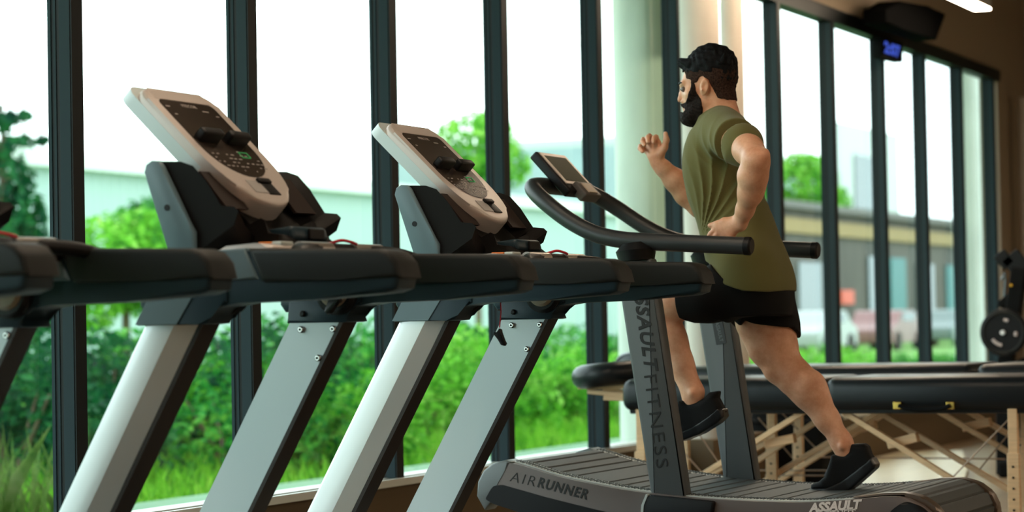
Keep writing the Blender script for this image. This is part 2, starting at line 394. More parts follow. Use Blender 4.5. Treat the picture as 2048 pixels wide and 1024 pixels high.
grassm = leafmat('grass_blades', (.05, .22, .02), (.17, .46, .03), (.42, .66, .10))
grassd = leafmat('dry_grass_blades', (.05, .14, .03), (.16, .26, .06), (.30, .33, .14))
grass('meadow_grass', 36000, -15.5, -7.9, 11, 36, .24, grassm, 3, 'tall bright green meadow grass beyond the windows')
grass('reed_grass', 12000, -13, -7.9, 5, 11.6, .6, grassd, 4, 'tall brownish grass outside the leftmost windows')

# buildings
cor_m = mat('pale_corrugated', (.34, .46, .43), .6)
pale_m = mat('pale_blue_cladding', (.28, .38, .40), .6, noise=.1, nscale=1)
roof_m = mat('roof_edge', (.09, .085, .075), .6)
brown_m = mat('brown_cladding', (.075, .066, .055), .7, noise=.5, nscale=.6, stretch=(1, 1, .15))
yel_m = mat('yellow_band', (.26, .17, .045), .6)
dkg_m = mat('dark_panes', (.05, .09, .09), .15)
teal_m = mat('teal_panel', (.02, .16, .17), .5)
redp_m = mat('red_panel', (.60, .07, .03), .5)
white_m = mat('white_panel', (.45, .50, .48), .5)
def corr(name, x, y0, y1, z0, z1, step=.35, d=.06):
    me = bpy.data.meshes.new(name); v = []; f = []; n = int((y1 - y0) / step) * 2
    for i in range(n + 1):
        yy = y0 + i * step / 2; xx = x + (d if i % 2 else 0)
        v += [(xx, yy, z0), (xx, yy, z1)]
        if i: a = 2 * i - 2; f.append((a, a + 2, a + 3, a + 1))
    me.from_pydata(v, [], f); me.update(); return me
b1 = empty('warehouse', (-32, 60, -.3), 'long pale corrugated building in the left background', 'building')
link('cladding', corr('cladding', -30, 22, 86, -.3, 4.45), cor_m, b1)
MB().box((-44, 22, -.3), (-30.05, 86, 4.4)).build('wall', cor_m, b1)
MB().box((-44.2, 21.8, 4.4), (-29.7, 86.2, 4.75)).build('roof', mat('warehouse_roof', (.55, .62, .56), .6), b1)
b2 = empty('shop_building', (-32, 110, -.3), 'brown building with a yellow stripe seen through the right hand windows', 'building')
MB().box((-44, 90, -.3), (-30, 135, 5.3)).build('wall', brown_m, b2)
MB().box((-29.97, 90, 4.35), (-29.8, 135, 4.95)).build('yellow_stripe', yel_m, b2)
MB().box((-44, 90, 5.3), (-29.5, 135, 5.6)).build('roof_edge', roof_m, b2)
for j, (ya, yb, za, zb, m) in enumerate(((93, 96, .2, 3.2, dkg_m), (98.8, 100.6, 1.5, 2.1, redp_m), (103, 105.5, .2, 3.6, dkg_m), (106.5, 109, .2, 3.6, teal_m), (111, 114, 1.0, 3.4, dkg_m), (116.5, 119.5, .2, 3.4, teal_m), (122, 126, .2, 3.4, dkg_m))):
    MB().box((-30.02, ya, za), (-29.9, yb, zb)).build('panel' if m is redp_m else 'window', m, b2)
b3 = empty('office_block', (-52, 150, -.3), 'pale blue-white building rising above the brown one in the right panes', 'building')
MB().box((-68, 130, -.3), (-52, 186, 11.2)).build('wall', pale_m, b3)
MB().box((-51.98, 170, -.3), (-51.4, 186, 15.2)).build('tower_wall', white_m, b3)
MB().box((-51.4, 173.5, 9), (-51.3, 178.5, 13)).build('window', dkg_m, b3)
MB().box((-68, 130, 11.2), (-51.8, 170, 11.7)).build('roof_edge', white_m, b3)
tyre_m = mat('tyre', (.02, .02, .02), .8)
def car(x, y, body, lab):
    r = empty('car', (x, y, -.25), lab, 'car', 'cars parked outside')
    p = rounded([(-2.1, .25), (-2.15, .75), (-1.3, .95), (-.8, 1.42), (.9, 1.42), (1.5, 1.0), (2.15, .85), (2.2, .3)], .15, 3)
    b = MB(); rings = []
    bm = b.bm; W = .85
    A = [bm.verts.new((x - W, y + q[0], -.25 + q[1])) for q in p]; B = [bm.verts.new((x + W, y + q[0], -.25 + q[1])) for q in p]; n = len(p)
    for i in range(n): bm.faces.new((A[i], A[(i + 1) % n], B[(i + 1) % n], B[i]))
    bm.faces.new(A[::-1]); bm.faces.new(B); b.build('body', body, r)
    MB().box((x + .84, y - .75, .78), (x + .87, y + .85, 1.1)).build('side_window', dkg_m, r)
    for dy in (-1.35, 1.35):
        for dx in (-.8, .8): MB().cyl((x + dx, y + dy, .08), (1, 0, 0), .33, .2, 20).build('wheel', tyre_m, r)
car(-24, 76, mat('white_car', (.35, .37, .37), .3), 'white parked car outside, in the pane right of the runner\'s thigh')
car(-24, 84.5, mat('pink_car', (.22, .10, .10), .3), 'dull red parked car outside, in the middle of the right hand panes')
car(-24, 93, mat('grey_car', (.15, .19, .19), .3), 'grey parked car outside in the right hand panes')
def conifer(px, xw, h, r_, lab, seed):
    y = atx(px, 500, xw)[1]; r = empty('conifer', (xw, y, -.3), lab, 'tree', 'trees behind the warehouse')
    bl = [(0, 0, h * t, r_ * (1.05 - t) + .15, .8) for t in (.35, .45, .55, .65, .75, .85, .95)]
    o = bpy.data.objects.new('foliage', leaf_mesh('foliage', bl, 1800, .16, seed)); COL.objects.link(o); o.parent = r; o.data.materials.append(leafB)
    s = MB().tube([(0, 0, 0), (0, 0, h)], [.18, .03], 8).build('trunk', wood_t); s.parent = r
def tree(px, xw, zc, rr, lab, seed, m):
    y = atx(px, 500, xw)[1]; r = empty('leafy_tree', (xw, y, -.3), lab, 'tree')
    o = bpy.data.objects.new('foliage', leaf_mesh('foliage', [(0, 0, zc, rr, .8), (.5 * rr, .3 * rr, zc - .5 * rr, rr * .7, .8), (-.5 * rr, -.4 * rr, zc - .6 * rr, rr * .7, .8), (.2, .5 * rr, zc + .4 * rr, rr * .5, .8)], 3000, rr * .09, seed)); COL.objects.link(o); o.parent = r; o.data.materials.append(m)
    s = MB().tube([(0, 0, 0), (0, 0, zc)], [rr * .1, rr * .04], 8).build('trunk', wood_t); s.parent = r
tree(1603, -47.5, 9.8, 2.6, 'small leafy tree above the brown building, right of the runner\'s elbow', 21, leafC)
tree(250, -20, 2.3, .95, 'bright leafy tree between the leftmost mullion and the first treadmill display', 22, leafC)
tree(322, -23.5, 2.9, .95, 'leafy tree directly behind the first treadmill\'s tray', 23, leafA)
tree(955, -24, 5.4, 1.0, 'bright leafy treetop left of the fourth mullion, above the second treadmill', 24, leafC)
conifer(8, -26, 5.3, 1.5, 'dark tree at the left edge above the pale building', 1)
conifer(52, -45, 8.4, .9, 'slim conifer above the pale building, right of the dark tree', 2)
conifer(88, -47.5, 8.0, .6, 'smaller slim conifer directly left of the leftmost mullion', 3)
# ------------------------------------------------------------------ treadmills (built once for the first one, then copied)
YC = 5.375; RXE = -2.566
def make_treadmill():
    r = empty('treadmill', (-2.9, YC, 0))
    S = lambda y: 2 * YC - y
    # deck and motor cover
    MB().prism(rounded([(-3.98, .03), (-3.98, .20), (-3.86, .26), (-3.45, .24), (-3.35, .20), (-1.86, .17), (-1.84, .03)], .03, 3), 4.99, 5.76, .01).build('base', silver_flat, r, smooth=True)
    MB().prism(rounded([(-3.34, .195), (-3.34, .215), (-1.85, .185), (-1.85, .165)], .004, 2), 5.10, 5.65).build('running_belt', blackm, r)
    for ya, yb in ((4.985, 5.10), (5.65, 5.765)):
        MB().prism([(-3.36, .20), (-3.36, .232), (-1.83, .20), (-1.83, .165)], ya, yb, .006).build('side_rail', bluegrey, r)
    for xx in (-3.85, -1.95):
        for yy in (5.02, 5.73): MB().cyl((xx, yy, .016), (0, 0, 1), .028, .032, 16).build('foot', blackm, r)
    # slanted posts, outer face faceted
    def post(sign):
        z0, z1 = .18, .972; sh = 0 if sign < 0 else .032; xf = lambda z: -3.285 + sh + (z - .972) * .572
        # section in (dx, dy) dy measured from outer face inward
        sec = [(0.0, .045), (.006, .022), (.020, .006), (.045, .0), (.100, .002), (.152, .028), (.154, .10), (.0, .10)]
        b = MB(); R = []
        for z in (z0, z1):
            R.append([b.bm.verts.new((xf(z) + dx, (4.985 + dy) if sign < 0 else S(4.985 + dy), z)) for dx, dy in sec])
        n = len(sec)
        for i in range(n): b.bm.faces.new((R[0][i], R[0][(i + 1) % n], R[1][(i + 1) % n], R[1][i]))
        b.bm.faces.new(R[0][::-1]); b.bm.faces.new(R[1])
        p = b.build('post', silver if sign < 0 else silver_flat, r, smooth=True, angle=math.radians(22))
        t = MB()
        ya, yb = (5.012, 5.09) if sign < 0 else (S(5.09), S(5.012))
        q = [[t.bm.verts.new((xf(z) + dx, y, z)) for dx, y in ((.1535, ya), (.1535, yb), (.166, yb), (.166, ya))] for z in (z0, z1)]
        for i in range(4): t.bm.faces.new((q[0][i], q[0][(i + 1) % 4], q[1][(i + 1) % 4], q[1][i]))
        t.bm.faces.new(q[0][::-1]); t.bm.faces.new(q[1]); t.build('rear_plate', brown_rear, p)  # thin dark plate laid over the post's rear face
        if sign > 0:
            for (bx, bz) in ((-3.217, .953), (-3.119, .953), (-3.166, .876)):
                bb = MB().cyl((bx, S(5.085) - .004, bz), (0, 1, 0), .0095, .012, 16, .003).build('bolt', steel, p, smooth=True)
                MB().cyl((bx, S(5.085) - .0105, bz), (0, 1, 0), .0035, .002, 6).build('hex_socket', black, bb)
        return p
    post(-1); post(1)
    for ya, yb, sg in ((4.978, 5.092, -1), (S(5.092), S(4.978), 1)):
        dx_ = 0 if sg < 0 else .030
        c = [(-3.290 + dx_, .970), (-3.115 + dx_, .970), (-3.088 + dx_ * .6, .972), (-3.083, .990), (-3.066, 1.008), (-3.03, 1.020), (-3.03, 1.06), (-3.25, 1.06)]
        MB().prism(c, ya, yb, .008).build('collar', bluegrey, r, smooth=True)
        t = MB().prism([(-3.290 + dx_, .972), (-3.172 + dx_, .972), (-3.128 + dx_, 1.035), (-3.253 + dx_, 1.035)], ya - (.003 if sg < 0 else -.01), ya + .01 if sg < 0 else yb + .003)
        t.build('collar_cover', bluegrey_l, r)
        if sg > 0: MB().cyl((-3.208, ya - .003, .995), (0, 1, 0), .0085, .012, 14, .003).build('collar_bolt', black, r, smooth=True)
        # rail body, with rounded rear end
        body = [(-3.285, 1.02), (-3.283, 1.075), (-3.27, 1.128), (-3.20, 1.140), (-2.96, 1.143), (-2.62, 1.131), (-2.588, 1.118), (-2.569, 1.078), (-2.578, 1.045), (-2.606, 1.036), (-2.80, 1.024), (-3.00, 1.020), (-3.07, 1.010), (-3.27, 1.0)]
        body = body[:6] + rounded(body[5:11], 0)[1:] + body[11:]
        MB().prism(body, ya + .006, yb - .006, .012, 3, stations=None).build('rail', bluegrey, r, smooth=True)
        pad = [(-2.972, 1.150), (-2.62, 1.139), (-2.594, 1.131), (-2.572, 1.106), (-2.5625, 1.070), (-2.72, 1.069), (-2.925, 1.066), (-2.938, 1.071)]
        MB().prism(pad, ya - .003, yb + .003, .014, 4).build('grip_pad', grip, r, smooth=True)
        panel = [(-3.24, 1.142), (-2.980, 1.151), (-2.942, 1.074), (-3.03, 1.074), (-3.20, 1.062)]
        MB().prism(panel, ya + .001, yb - .001, .008, 3).build('rail_cover', bluegrey_l, r, smooth=True)
        # joint cap seen on the inner side of the rail
        iy = yb if sg < 0 else ya
        MB().cyl((-3.10, iy, 1.050), (0, 1, 0), .060, .05, 32, .01).build('joint_ring', black, r, smooth=True)
        MB().cyl((-3.10, iy + (.02 if sg < 0 else -.02), 1.054), (0, 1, 0), .044, .03, 32, .008).build('joint_cap', tan_m, r, smooth=True)
    # crossbar with pulse grips
    cb = MB().tube(spline([(-2.86, 5.03, 1.118), (-2.905, 5.10, 1.143), (-2.93, 5.20, 1.150), (-2.94, YC, 1.152), (-2.93, S(5.20), 1.150), (-2.905, S(5.10), 1.143), (-2.86, S(5.03), 1.118)], 6), .017, 14).build('crossbar', black, r, smooth=True)
    for a, b_ in ((5.16, 5.32), (S(5.32), S(5.16))):
        MB().tube([(-2.934, a, 1.1515), (-2.939, b_, 1.1525)], .0185, 14).build('pulse_grip', mat('pulse_grip_metal', (.38, .34, .30), .3, .7) if 'pulse_grip_metal' not in MATS else MATS['pulse_grip_metal'], cb, smooth=True)
    tray = MB().prism(rounded([(-3.16, 1.10), (-3.10, 1.160), (-3.0, 1.166), (-2.955, 1.158), (-2.955, 1.13)], .012, 3), 5.07, 5.29, .01).build('control_tray', bezel, r, smooth=True)
    MB().prism(rounded([(-3.14, 1.10), (-3.08, 1.145), (-3.0, 1.150), (-2.955, 1.145), (-2.955, 1.12)], .01, 3), 5.29, 5.66, .008).build('tray_shelf', trayface, r, smooth=True)
    MB().box((-3.05, 5.16, 1.166), (-3.01, 5.24, 1.171), .002).build('warning_strip', orange_m, tray)
    MB().box((-2.995, 5.13, 1.158), (-2.965, 5.19, 1.1705), .004).build('stop_button', white_m, tray)
    MB().tube(spline([(-2.965, 5.33, 1.168), (-2.95, 5.34, 1.168), (-2.925, 5.36, 1.176), (-2.918, 5.40, 1.172), (-2.92, 5.43, 1.168)], 5), .004, 8).build('safety_cord', red_m, tray)
    # trays either side: L profile, deep in the middle
    inner = [(-3.325, 1.352), (-3.322, 1.368), (-3.305, 1.379), (-3.240, 1.376), (-3.205, 1.364), (-3.168, 1.325), (-3.125, 1.262), (-3.088, 1.258), (-3.076, 1.247), (-3.090, 1.213), (-3.185, 1.155), (-3.255, 1.135)]
    st = []
    for k in range(9):
        t = -1 + k / 4; st.append((YC + t * .262, -.045 * (1 - t * t), -.075 * (1 - t * t), 1))
    MB().prism(inner, 0, 0, 0, stations=st).build('accessory_tray', trayface, r, smooth=True)
    for sg in (-1, 1):
        y0 = YC + sg * .277; y1 = YC + sg * .258
        MB().prism([(-3.34, 1.352), (-3.334, 1.372), (-3.318, 1.381), (-3.296, 1.379), (-3.285, 1.368), (-3.215, 1.232), (-3.195, 1.200), (-3.195, 1.12), (-3.255, 1.10)], min(y0, y1), max(y0, y1), .006).build('tray_side', bluegrey_l, r, smooth=True)
        MB().cyl((-3.272, y0, 1.262), (0, 1, 0), .008, .004, 14).build('screw_hole', black, r)
        ya, yb = sorted((YC + sg * .225, YC + sg * .12))
        MB().prism([(-3.215, 1.350), (-3.208, 1.353), (-3.130, 1.258), (-3.138, 1.255)], ya, yb).build('tray_insert', traywood, r)
    # neck under the display
    MB().prism(rounded([(-3.36, 1.30), (-3.24, 1.33), (-3.10, 1.20), (-3.02, 1.19), (-3.0, 1.15), (-3.10, 1.08), (-3.36, 1.04)], .03, 3), YC - .13, YC + .13, .03, 3).build('neck', trayface, r, smooth=True)
    # display: slab tilted 41 degrees, U shaped lower end
    A = Vector((-3.412, YC - .02, 1.580)); SV = Vector((.7133, 0, -.7009)).normalized(); NV = Vector((.7009, 0, .7133)).normalized(); TV = Vector((0, 1, 0))
    def outline(L, W, rt, s0=0., n=18, ell=.19):
        pts = [(s0 + rt * (1 - math.sin(a)), -W + rt * (1 - math.cos(a))) for a in [math.pi / 2 * k / 5 for k in range(6)]][::-1]
        out = []
        out += [(s0 + rt - rt * math.cos(a), -W + rt - rt * math.sin(a)) for a in [math.pi / 2 * k / 5 for k in range(6)]]
        out += [(L - ell + ell * math.sin(a), -W * math.cos(a)) for a in [math.pi * k / n for k in range(n + 1)]]
        out += [(s0 + rt - rt * math.sin(a), W - rt + rt * math.cos(a)) for a in [math.pi / 2 * k / 5 for k in range(6)]]
        return out
    def slab(pts, h0, h1, bev, seg=4, arch=0.):
        b = MB(); R = []
        for h in (h0, h1): R.append([b.bm.verts.new(A + SV * (s + (arch * (t / .19) ** 2 if s < .03 else 0)) + TV * t + NV * h) for s, t in pts])
        n = len(pts)
        for i in range(n): b.bm.faces.new((R[0][i], R[0][(i + 1) % n], R[1][(i + 1) % n], R[1][i]))
        b.bm.faces.new(R[0][::-1]); top = b.bm.faces.new(R[1])
        if bev: bmesh.ops.bevel(b.bm, geom=list(top.edges), offset=bev, segments=seg, affect='EDGES', profile=.6)
        return b
    d = slab(outline(.44, .17, .045), -.058, 0, .014).build('display', bezel, r, smooth=True)
    slab(outline(.437, .1705, .045, -.03), -.0585, -.024, 0).build('display_shell', silver_flat, d, smooth=True)
    slab(outline(.335, .132, .02, .045, ell=.11), -.002, .0015, 0).build('screen', screen, d)
    slab([(.012, -.132), (.012, .132), (.042, .134), (.042, -.134)], -.002, .0012, 0).build('top_band', bezel, d)
    def onface(s, t, h): return A + SV * s + TV * t + NV * h
    def fbox(s0, s1, t0, t1, h0, h1, bev=0):
        b = MB(); v = [b.bm.verts.new(onface(s, t, h)) for h in (h0, h1) for s, t in ((s0, t0), (s0, t1), (s1, t1), (s1, t0))]
        for f in ((0, 1, 2, 3), (4, 5, 6, 7), (0, 1, 5, 4), (1, 2, 6, 5), (2, 3, 7, 6), (3, 0, 4, 7)): b.bm.faces.new([v[i] for i in f])
        if bev: bmesh.ops.bevel(b.bm, geom=list(b.bm.edges), offset=bev, segments=3, affect='EDGES', profile=.6)
        return b
    for t in (-.073, .062): fbox(.185, .210, t - .048, t + .048, 0, .034, .007).build('holder_bar', black, d, smooth=True)
    text('brand_lettering', 'PRECOR', .02, label_w, onface(.068, -.035, .002), TV, -SV, d, fit=(.07, .011))
    g = random.Random(5)
    marks = MB()
    for row, s in enumerate((.235, .25, .265, .28, .295)):
        for c in range(10):
            t = -.11 + c * .023
            if g.random() < .55: 
                q = fbox(s, s + .0035, t, t + g.uniform(.006, .016), .0015, .0022); me_ = bpy.data.meshes.new('t'); q.bm.to_mesh(me_); q.bm.free(); marks.bm.from_mesh(me_); bpy.data.meshes.remove(me_)
    for s, t, L in ((.07, -.12, .018), (.075, .05, .03), (.09, .10, .014), (.31, -.02, .004), (.31, .04, .004), (.10, -.11, .012)):
        q = fbox(s, s + .004, t, t + L, .0015, .0022); me_ = bpy.data.meshes.new('t'); q.bm.to_mesh(me_); q.bm.free(); marks.bm.from_mesh(me_); bpy.data.meshes.remove(me_)
    marks.build('key_print', label_w, d)
    rr = MB()
    for a, b_ in (((.238, .035), (.238, .075)), ((.238, .075), (.258, .075)), ((.258, .075), (.258, .035)), ((.258, .035), (.238, .035))):
        rr.tube([onface(a[0], a[1], .002), onface(b_[0], b_[1], .002)], .0012, 6)
    rr.build('start_key', green_l, d)
    fbox(.350, .396, -.065, .0, .0005, .0015).build('card_recess', mat('recess_grey', (.33, .31, .30), .5) if 'recess_grey' not in MATS else MATS['recess_grey'], d)
    fbox(.350, .400, .0, .055, -.004, .003, .002).build('card_slot', black, d, smooth=True)
    fbox(.345, .360, -.01, .05, .001, .010, .003).build('slot_cover', black, d, smooth=True)
    hs = MB().prism(rounded([(-3.10, 1.205), (-3.02, 1.215), (-3.01, 1.18), (-3.06, 1.165), (-3.12, 1.17)], .012, 3), YC - .10, YC + .08, .012, 3).build('socket_pod', bluegrey, r, smooth=True)
    MB().box((-3.014, YC - .03, 1.182), (-3.006, YC + .045, 1.208), .002).build('headphone_socket', black, hs)
    return r
T1 = make_treadmill()
tag(T1, 'grey treadmill under the leftmost display, nearest complete one', 'treadmill', 'treadmills in a row')
T2 = copy_tree(T1); T2.location.y += 1.356
tag(T2, 'grey treadmill in the middle, with the second display from the left', 'treadmill')
T0 = copy_tree(T1); T0.location.y += -1.085; T0.location.x += -.257
tag(T0, 'dark treadmill rail and post cut off at the left edge, nearest to the viewer', 'treadmill')
# emergency clip hanging from the second treadmill
ck = empty('safety_clip', tuple(aty(999, 660, 6.42)), 'black safety clip hanging on a red cord below the middle treadmill\'s rail', 'safety clip')
pc = [tuple(aty(a, b, 6.42)) for a, b in ((1001, 598), (1002, 625), (999, 655))]
MB().tube(pc, .0018, 6).build('cord', red_m, ck)
c_ = xz([(988, 668), (990, 664), (996, 667), (999, 657), (1003, 659), (1004, 672), (1013, 687), (1010, 692), (1004, 690), (997, 678)], 6.42)
MB().prism(rounded(c_, .001, 2), 6.412, 6.428, .003).build('clip', black, ck, smooth=True)

k2 = empty('safety_clip', tuple(aty(664, 600, 5.62)), 'black clip hanging under the rail of the nearest complete treadmill', 'safety clip')
c_ = xz([(662, 588), (676, 588), (676, 598), (683, 601), (681, 606), (672, 605), (664, 626), (656, 629), (651, 623), (659, 603)], 5.60)
MB().prism(rounded(c_, .002, 2), 5.59, 5.61, .004).build('clip', black, k2, smooth=True)

# ------------------------------------------------------------------ curved treadmill
YN, YF = 7.62, 8.46
warm_grey = mat('side_panel_paint', (.15, .122, .115), .45, .2, bump=.1, bscale=1500)
post_grey = mat('post_paint', (.080, .088, .092), .5, .1, bump=.1, bscale=1200)
strip_m = mat('perforated_step', (.50, .54, .53), .45, .2); hood_m = mat('hood_grey', (.13, .145, .15), .4, .2)
belt_m = mat('rubber_slats', (.045, .054, .055), .6, bump=.4, bscale=600)
ink = mat('black_lettering', (.006, .006, .006), .6)
white_ink = mat('white_lettering', (.75, .68, .66), .5)
ar = empty('curved_treadmill', (-2.85, 8.04, 0), 'motorless treadmill with a curved slatted belt under the running man', 'treadmill')
top = [(-3.62, .375), (-3.605, .43), (-3.575, .460), (-3.52, .475), (-3.462, .466), (-3.336, .432), (-3.21, .408), (-3.047, .383), (-2.785, .361), (-2.54, .354), (-2.418, .356), (-2.295, .365), (-2.19, .376), (-2.12, .378)]
tops = [(float(p[0]), float(p[1])) for p in spline([(a, b, 0) for a, b in top], 4)]
tops = [(p[0], p[1]) for p in tops]
def panel_poly():
    lo = [(-2.0, .30), (-1.99, .22), (-2.04, .10), (-2.2, .07), (-2.7, .06), (-3.0, .15), (-3.15, .225), (-3.30, .262), (-3.456, .300), (-3.575, .334), (-3.61, .345)]
    return tops[:-1] + [(-2.10, .372), (-2.055, .35), (-2.02, .32)] + lo
for ya, yb in ((YN, YN + .03), (YF - .03, YF)):
    sp = MB().prism(panel_poly(), ya, yb, .006, 2).build('side_panel', warm_grey, ar, smooth=True)
    band = [(-3.584, .383), (-3.572, .396), (-3.54, .400), (-3.379, .360), (-3.203, .322), (-3.0, .282), (-2.99, .215), (-3.15, .225), (-3.30, .262), (-3.456, .300), (-3.575, .334), (-3.605, .35)]
    o_ = (ya - .004, ya + .002) if ya == YN else (yb - .002, yb + .004)
    MB().prism(rounded(band, .006, 2), o_[0], o_[1]).build('black_band', black, sp)
    fr = [(-3.622, .375), (-3.607, .43), (-3.577, .462), (-3.53, .476), (-3.535, .44), (-3.56, .40), (-3.575, .385), (-3.60, .35)]
# front hood (light, rounded) across the width, front ends
hood = [(-3.640, .36), (-3.634, .41), (-3.612, .449), (-3.575, .474), (-3.525, .486), (-3.505, .478), (-3.535, .455), (-3.56, .40), (-3.58, .34), (-3.61, .31)]
for ya, yb in ((YN - .002, YN + .095), (YF - .095, YF + .002)):
    MB().prism(hood, ya, yb, .008, 3).build('front_hood', hood_m, ar, smooth=True)
# foot rails with raised dimples
for ya, yb in ((YN + .03, YN + .085), (YF - .085, YF - .03)):
    b = MB(); L = [p for p in tops if -3.53 < p[0]]
    for (x0, z0), (x1, z1) in zip(L, L[1:]):
        v = [b.bm.verts.new(q) for q in ((x0, ya, z0 + .003), (x1, ya, z1 + .003), (x1, yb, z1 + .006), (x0, yb, z0 + .006))]; b.bm.faces.new(v)
        v2 = [b.bm.verts.new(q) for q in ((x0, ya, z0 - .04), (x1, ya, z1 - .04), (x1, yb, z1 - .04), (x0, yb, z0 - .04))]; b.bm.faces.new(v2)
        b.bm.faces.new((v[0], v[1], v2[1], v2[0])); b.bm.faces.new((v[3], v[2], v2[2], v2[3]))
    s_ = b.build('step_rail', strip_m, ar)
    db = MB(); x = -3.50; row = 0
    def zt(x):
        for (x0, z0), (x1, z1) in zip(tops, tops[1:]):
            if x0 <= x <= x1: return z0 + (z1 - z0) * (x - x0) / (x1 - x0)
        return .37
    while x < -2.2:
        for k in range(4):
            yy = ya + .008 + k * .012 + (row % 2) * .006
            if yy < yb - .003:
                bmesh.ops.create_cone(db.bm, cap_ends=True, segments=6, radius1=.0024, radius2=.0020, depth=.004, matrix=Matrix.Translation((x, yy, zt(x) + .0065)))
        x += .0115; row += 1
    db.build('step_dimples', mat('dimple_black', (.05, .055, .055), .5) if 'dimple_black' not in MATS else MATS['dimple_black'], s_)
# slatted belt
b = MB(); ya, yb = YN + .09, YF - .09
L = [(-3.60, .40), (-3.575, .445), (-3.535, .472)] + [(p[0], p[1] + .006) for p in tops if -3.50 < p[0] < -2.2] + [(-2.16, .386), (-2.11, .384), (-2.06, .368), (-2.02, .335), (-2.00, .29), (-2.005, .24)]
pts = [Vector((p[0], 0, p[1])) for p in L]; dense = []
for p, q in zip(pts, pts[1:]):
    k = max(1, int((q - p).length / .006)); dense += [p + (q - p) * (j / k) for j in range(k)]
dense.append(pts[-1]); acc = 0; prof_ = []
for i, p in enumerate(dense):
    if i: acc += (p - dense[i - 1]).length
    d_ = (dense[min(i + 1, len(dense) - 1)] - dense[max(i - 1, 0)]).normalized(); nn = Vector((-d_.z, 0, d_.x)); 
    if nn.z < 0 and p.z > .38: nn = -nn
    g_ = -.006 if (acc % .058) < .0062 else 0
    prof_.append(p + nn * g_)
prof_ += [Vector((-2.05, 0, .16)), Vector((-2.9, 0, .20)), Vector((-3.45, 0, .31)), Vector((-3.59, 0, .35))]
b.prism([(p.x, p.z) for p in prof_], ya, yb).build('slat_belt', belt_m, ar)
# rear end caps
bronze = mat('end_cap_bronze', (.14, .10, .075), .35, .5)
for ya, yb in ((YN + .03, YN + .088), (YF - .088, YF - .03)):
    cp = [(-2.30, .372), (-2.19, .386), (-2.12, .388), (-2.06, .374), (-2.012, .338), (-1.99, .29), (-1.995, .2), (-2.05, .12), (-2.2, .10), (-2.3, .2)]
    MB().prism(rounded(cp, .01, 2), ya, yb, .006).build('rear_cap', bronze, ar, smooth=True)
# side panel rear dark cover
MB().prism(rounded([(-2.23, .10), (-2.20, .25), (-2.16, .33), (-2.11, .365), (-2.05, .345), (-2.01, .30), (-1.98, .2), (-2.03, .08)], .02, 3), YN - .012, YN + .01, .008, 3).build('rear_plate', black, ar, smooth=True)
MB().prism(rounded([(-2.23, .10), (-2.20, .25), (-2.16, .33), (-2.11, .365), (-2.05, .345), (-2.01, .30), (-1.98, .2), (-2.03, .08)], .02, 3), YF - .01, YF + .012, .008, 3).build('rear_plate', black, ar, smooth=True)
for xx in (-3.3, -2.25):
    MB().box((xx - .06, YN + .02, 0), (xx + .06, YF - .02, .12), .01).build('foot_beam', black, ar)
MB().box((-3.25, YN + .05, .08), (-2.1, YF - .05, .2), .02).build('under_frame', black, ar)
# posts
def apost(y0, y1, top_, bot_, wtop):
    (xl1, xr1, z1) = top_; (xl0, xr0, z0) = bot_
    poly = rounded([(xl0, z0), (xr0, z0), (xr1, z1), (xl1, z1)], .006, 2)
    return MB().prism(poly, y0, y1, .012, 3).build('post', post_grey, ar, smooth=True)
pn = apost(7.645, 7.705, (-3.115, -2.981, 1.17), (-2.995, -2.866, .335), 0)
pf = apost(8.375, 8.435, (-3.115, -2.981, 1.17), (-2.995, -2.866, .335), 0)
for y0, y1 in ((7.60, 7.73), (8.35, 8.48)):
    fp = xz([(1278, 1060), (1285, 1008), (1297, 990), (1330, 993), (1428, 1003), (1418, 1060)], 7.60)
    MB().prism(rounded(fp, .01, 3), y0, y1, .006, 2).build('post_bracket', black, ar, smooth=True)
    MB().prism(xz([(1279, 1060), (1283, 1010), (1292, 988), (1296, 990), (1288, 1010), (1284, 1060)], 7.60), y0 - .002, y1, 0).build('bracket_edge', strip_m, ar)
for y0, y1 in ((7.64, 7.71), (8.37, 8.44)):
    MB().tube([(-3.045, (y0 + y1) / 2, 1.165), (-3.047, (y0 + y1) / 2, 1.20), (-3.05, (y0 + y1) / 2, 1.225)], [.062, .07, .045], 24).build('post_collar', black, ar, smooth=True)
# handlebar loop
hb = [(-2.65, 7.675, 1.203), (-2.85, 7.675, 1.217), (-3.00, 7.675, 1.228), (-3.10, 7.675, 1.238), (-3.20, 7.68, 1.262), (-3.30, 7.69, 1.312), (-3.40, 7.71, 1.382), (-3.465, 7.76, 1.430), (-3.488, 7.85, 1.447), (-3.495, 8.04, 1.45), (-3.488, 8.24, 1.447), (-3.465, 8.33, 1.430), (-3.40, 8.38, 1.382), (-3.30, 8.40, 1.312), (-3.20, 8.41, 1.262), (-3.10, 8.415, 1.238), (-3.00, 8.415, 1.228), (-2.85, 8.415, 1.217), (-2.65, 8.415, 1.203)]
grip_b = mat('handlebar_foam', (.022, .024, .026), .42)
hbo = MB().tube(spline(hb, 6), .0295, 20).build('handlebar', grip_b, ar, smooth=True)
for yy in (7.675, 8.415): MB().cyl((-2.645, yy, 1.2025), (1, 0, -.07), .031, .03, 24, .006).build('end_cap', black, hbo, smooth=True)
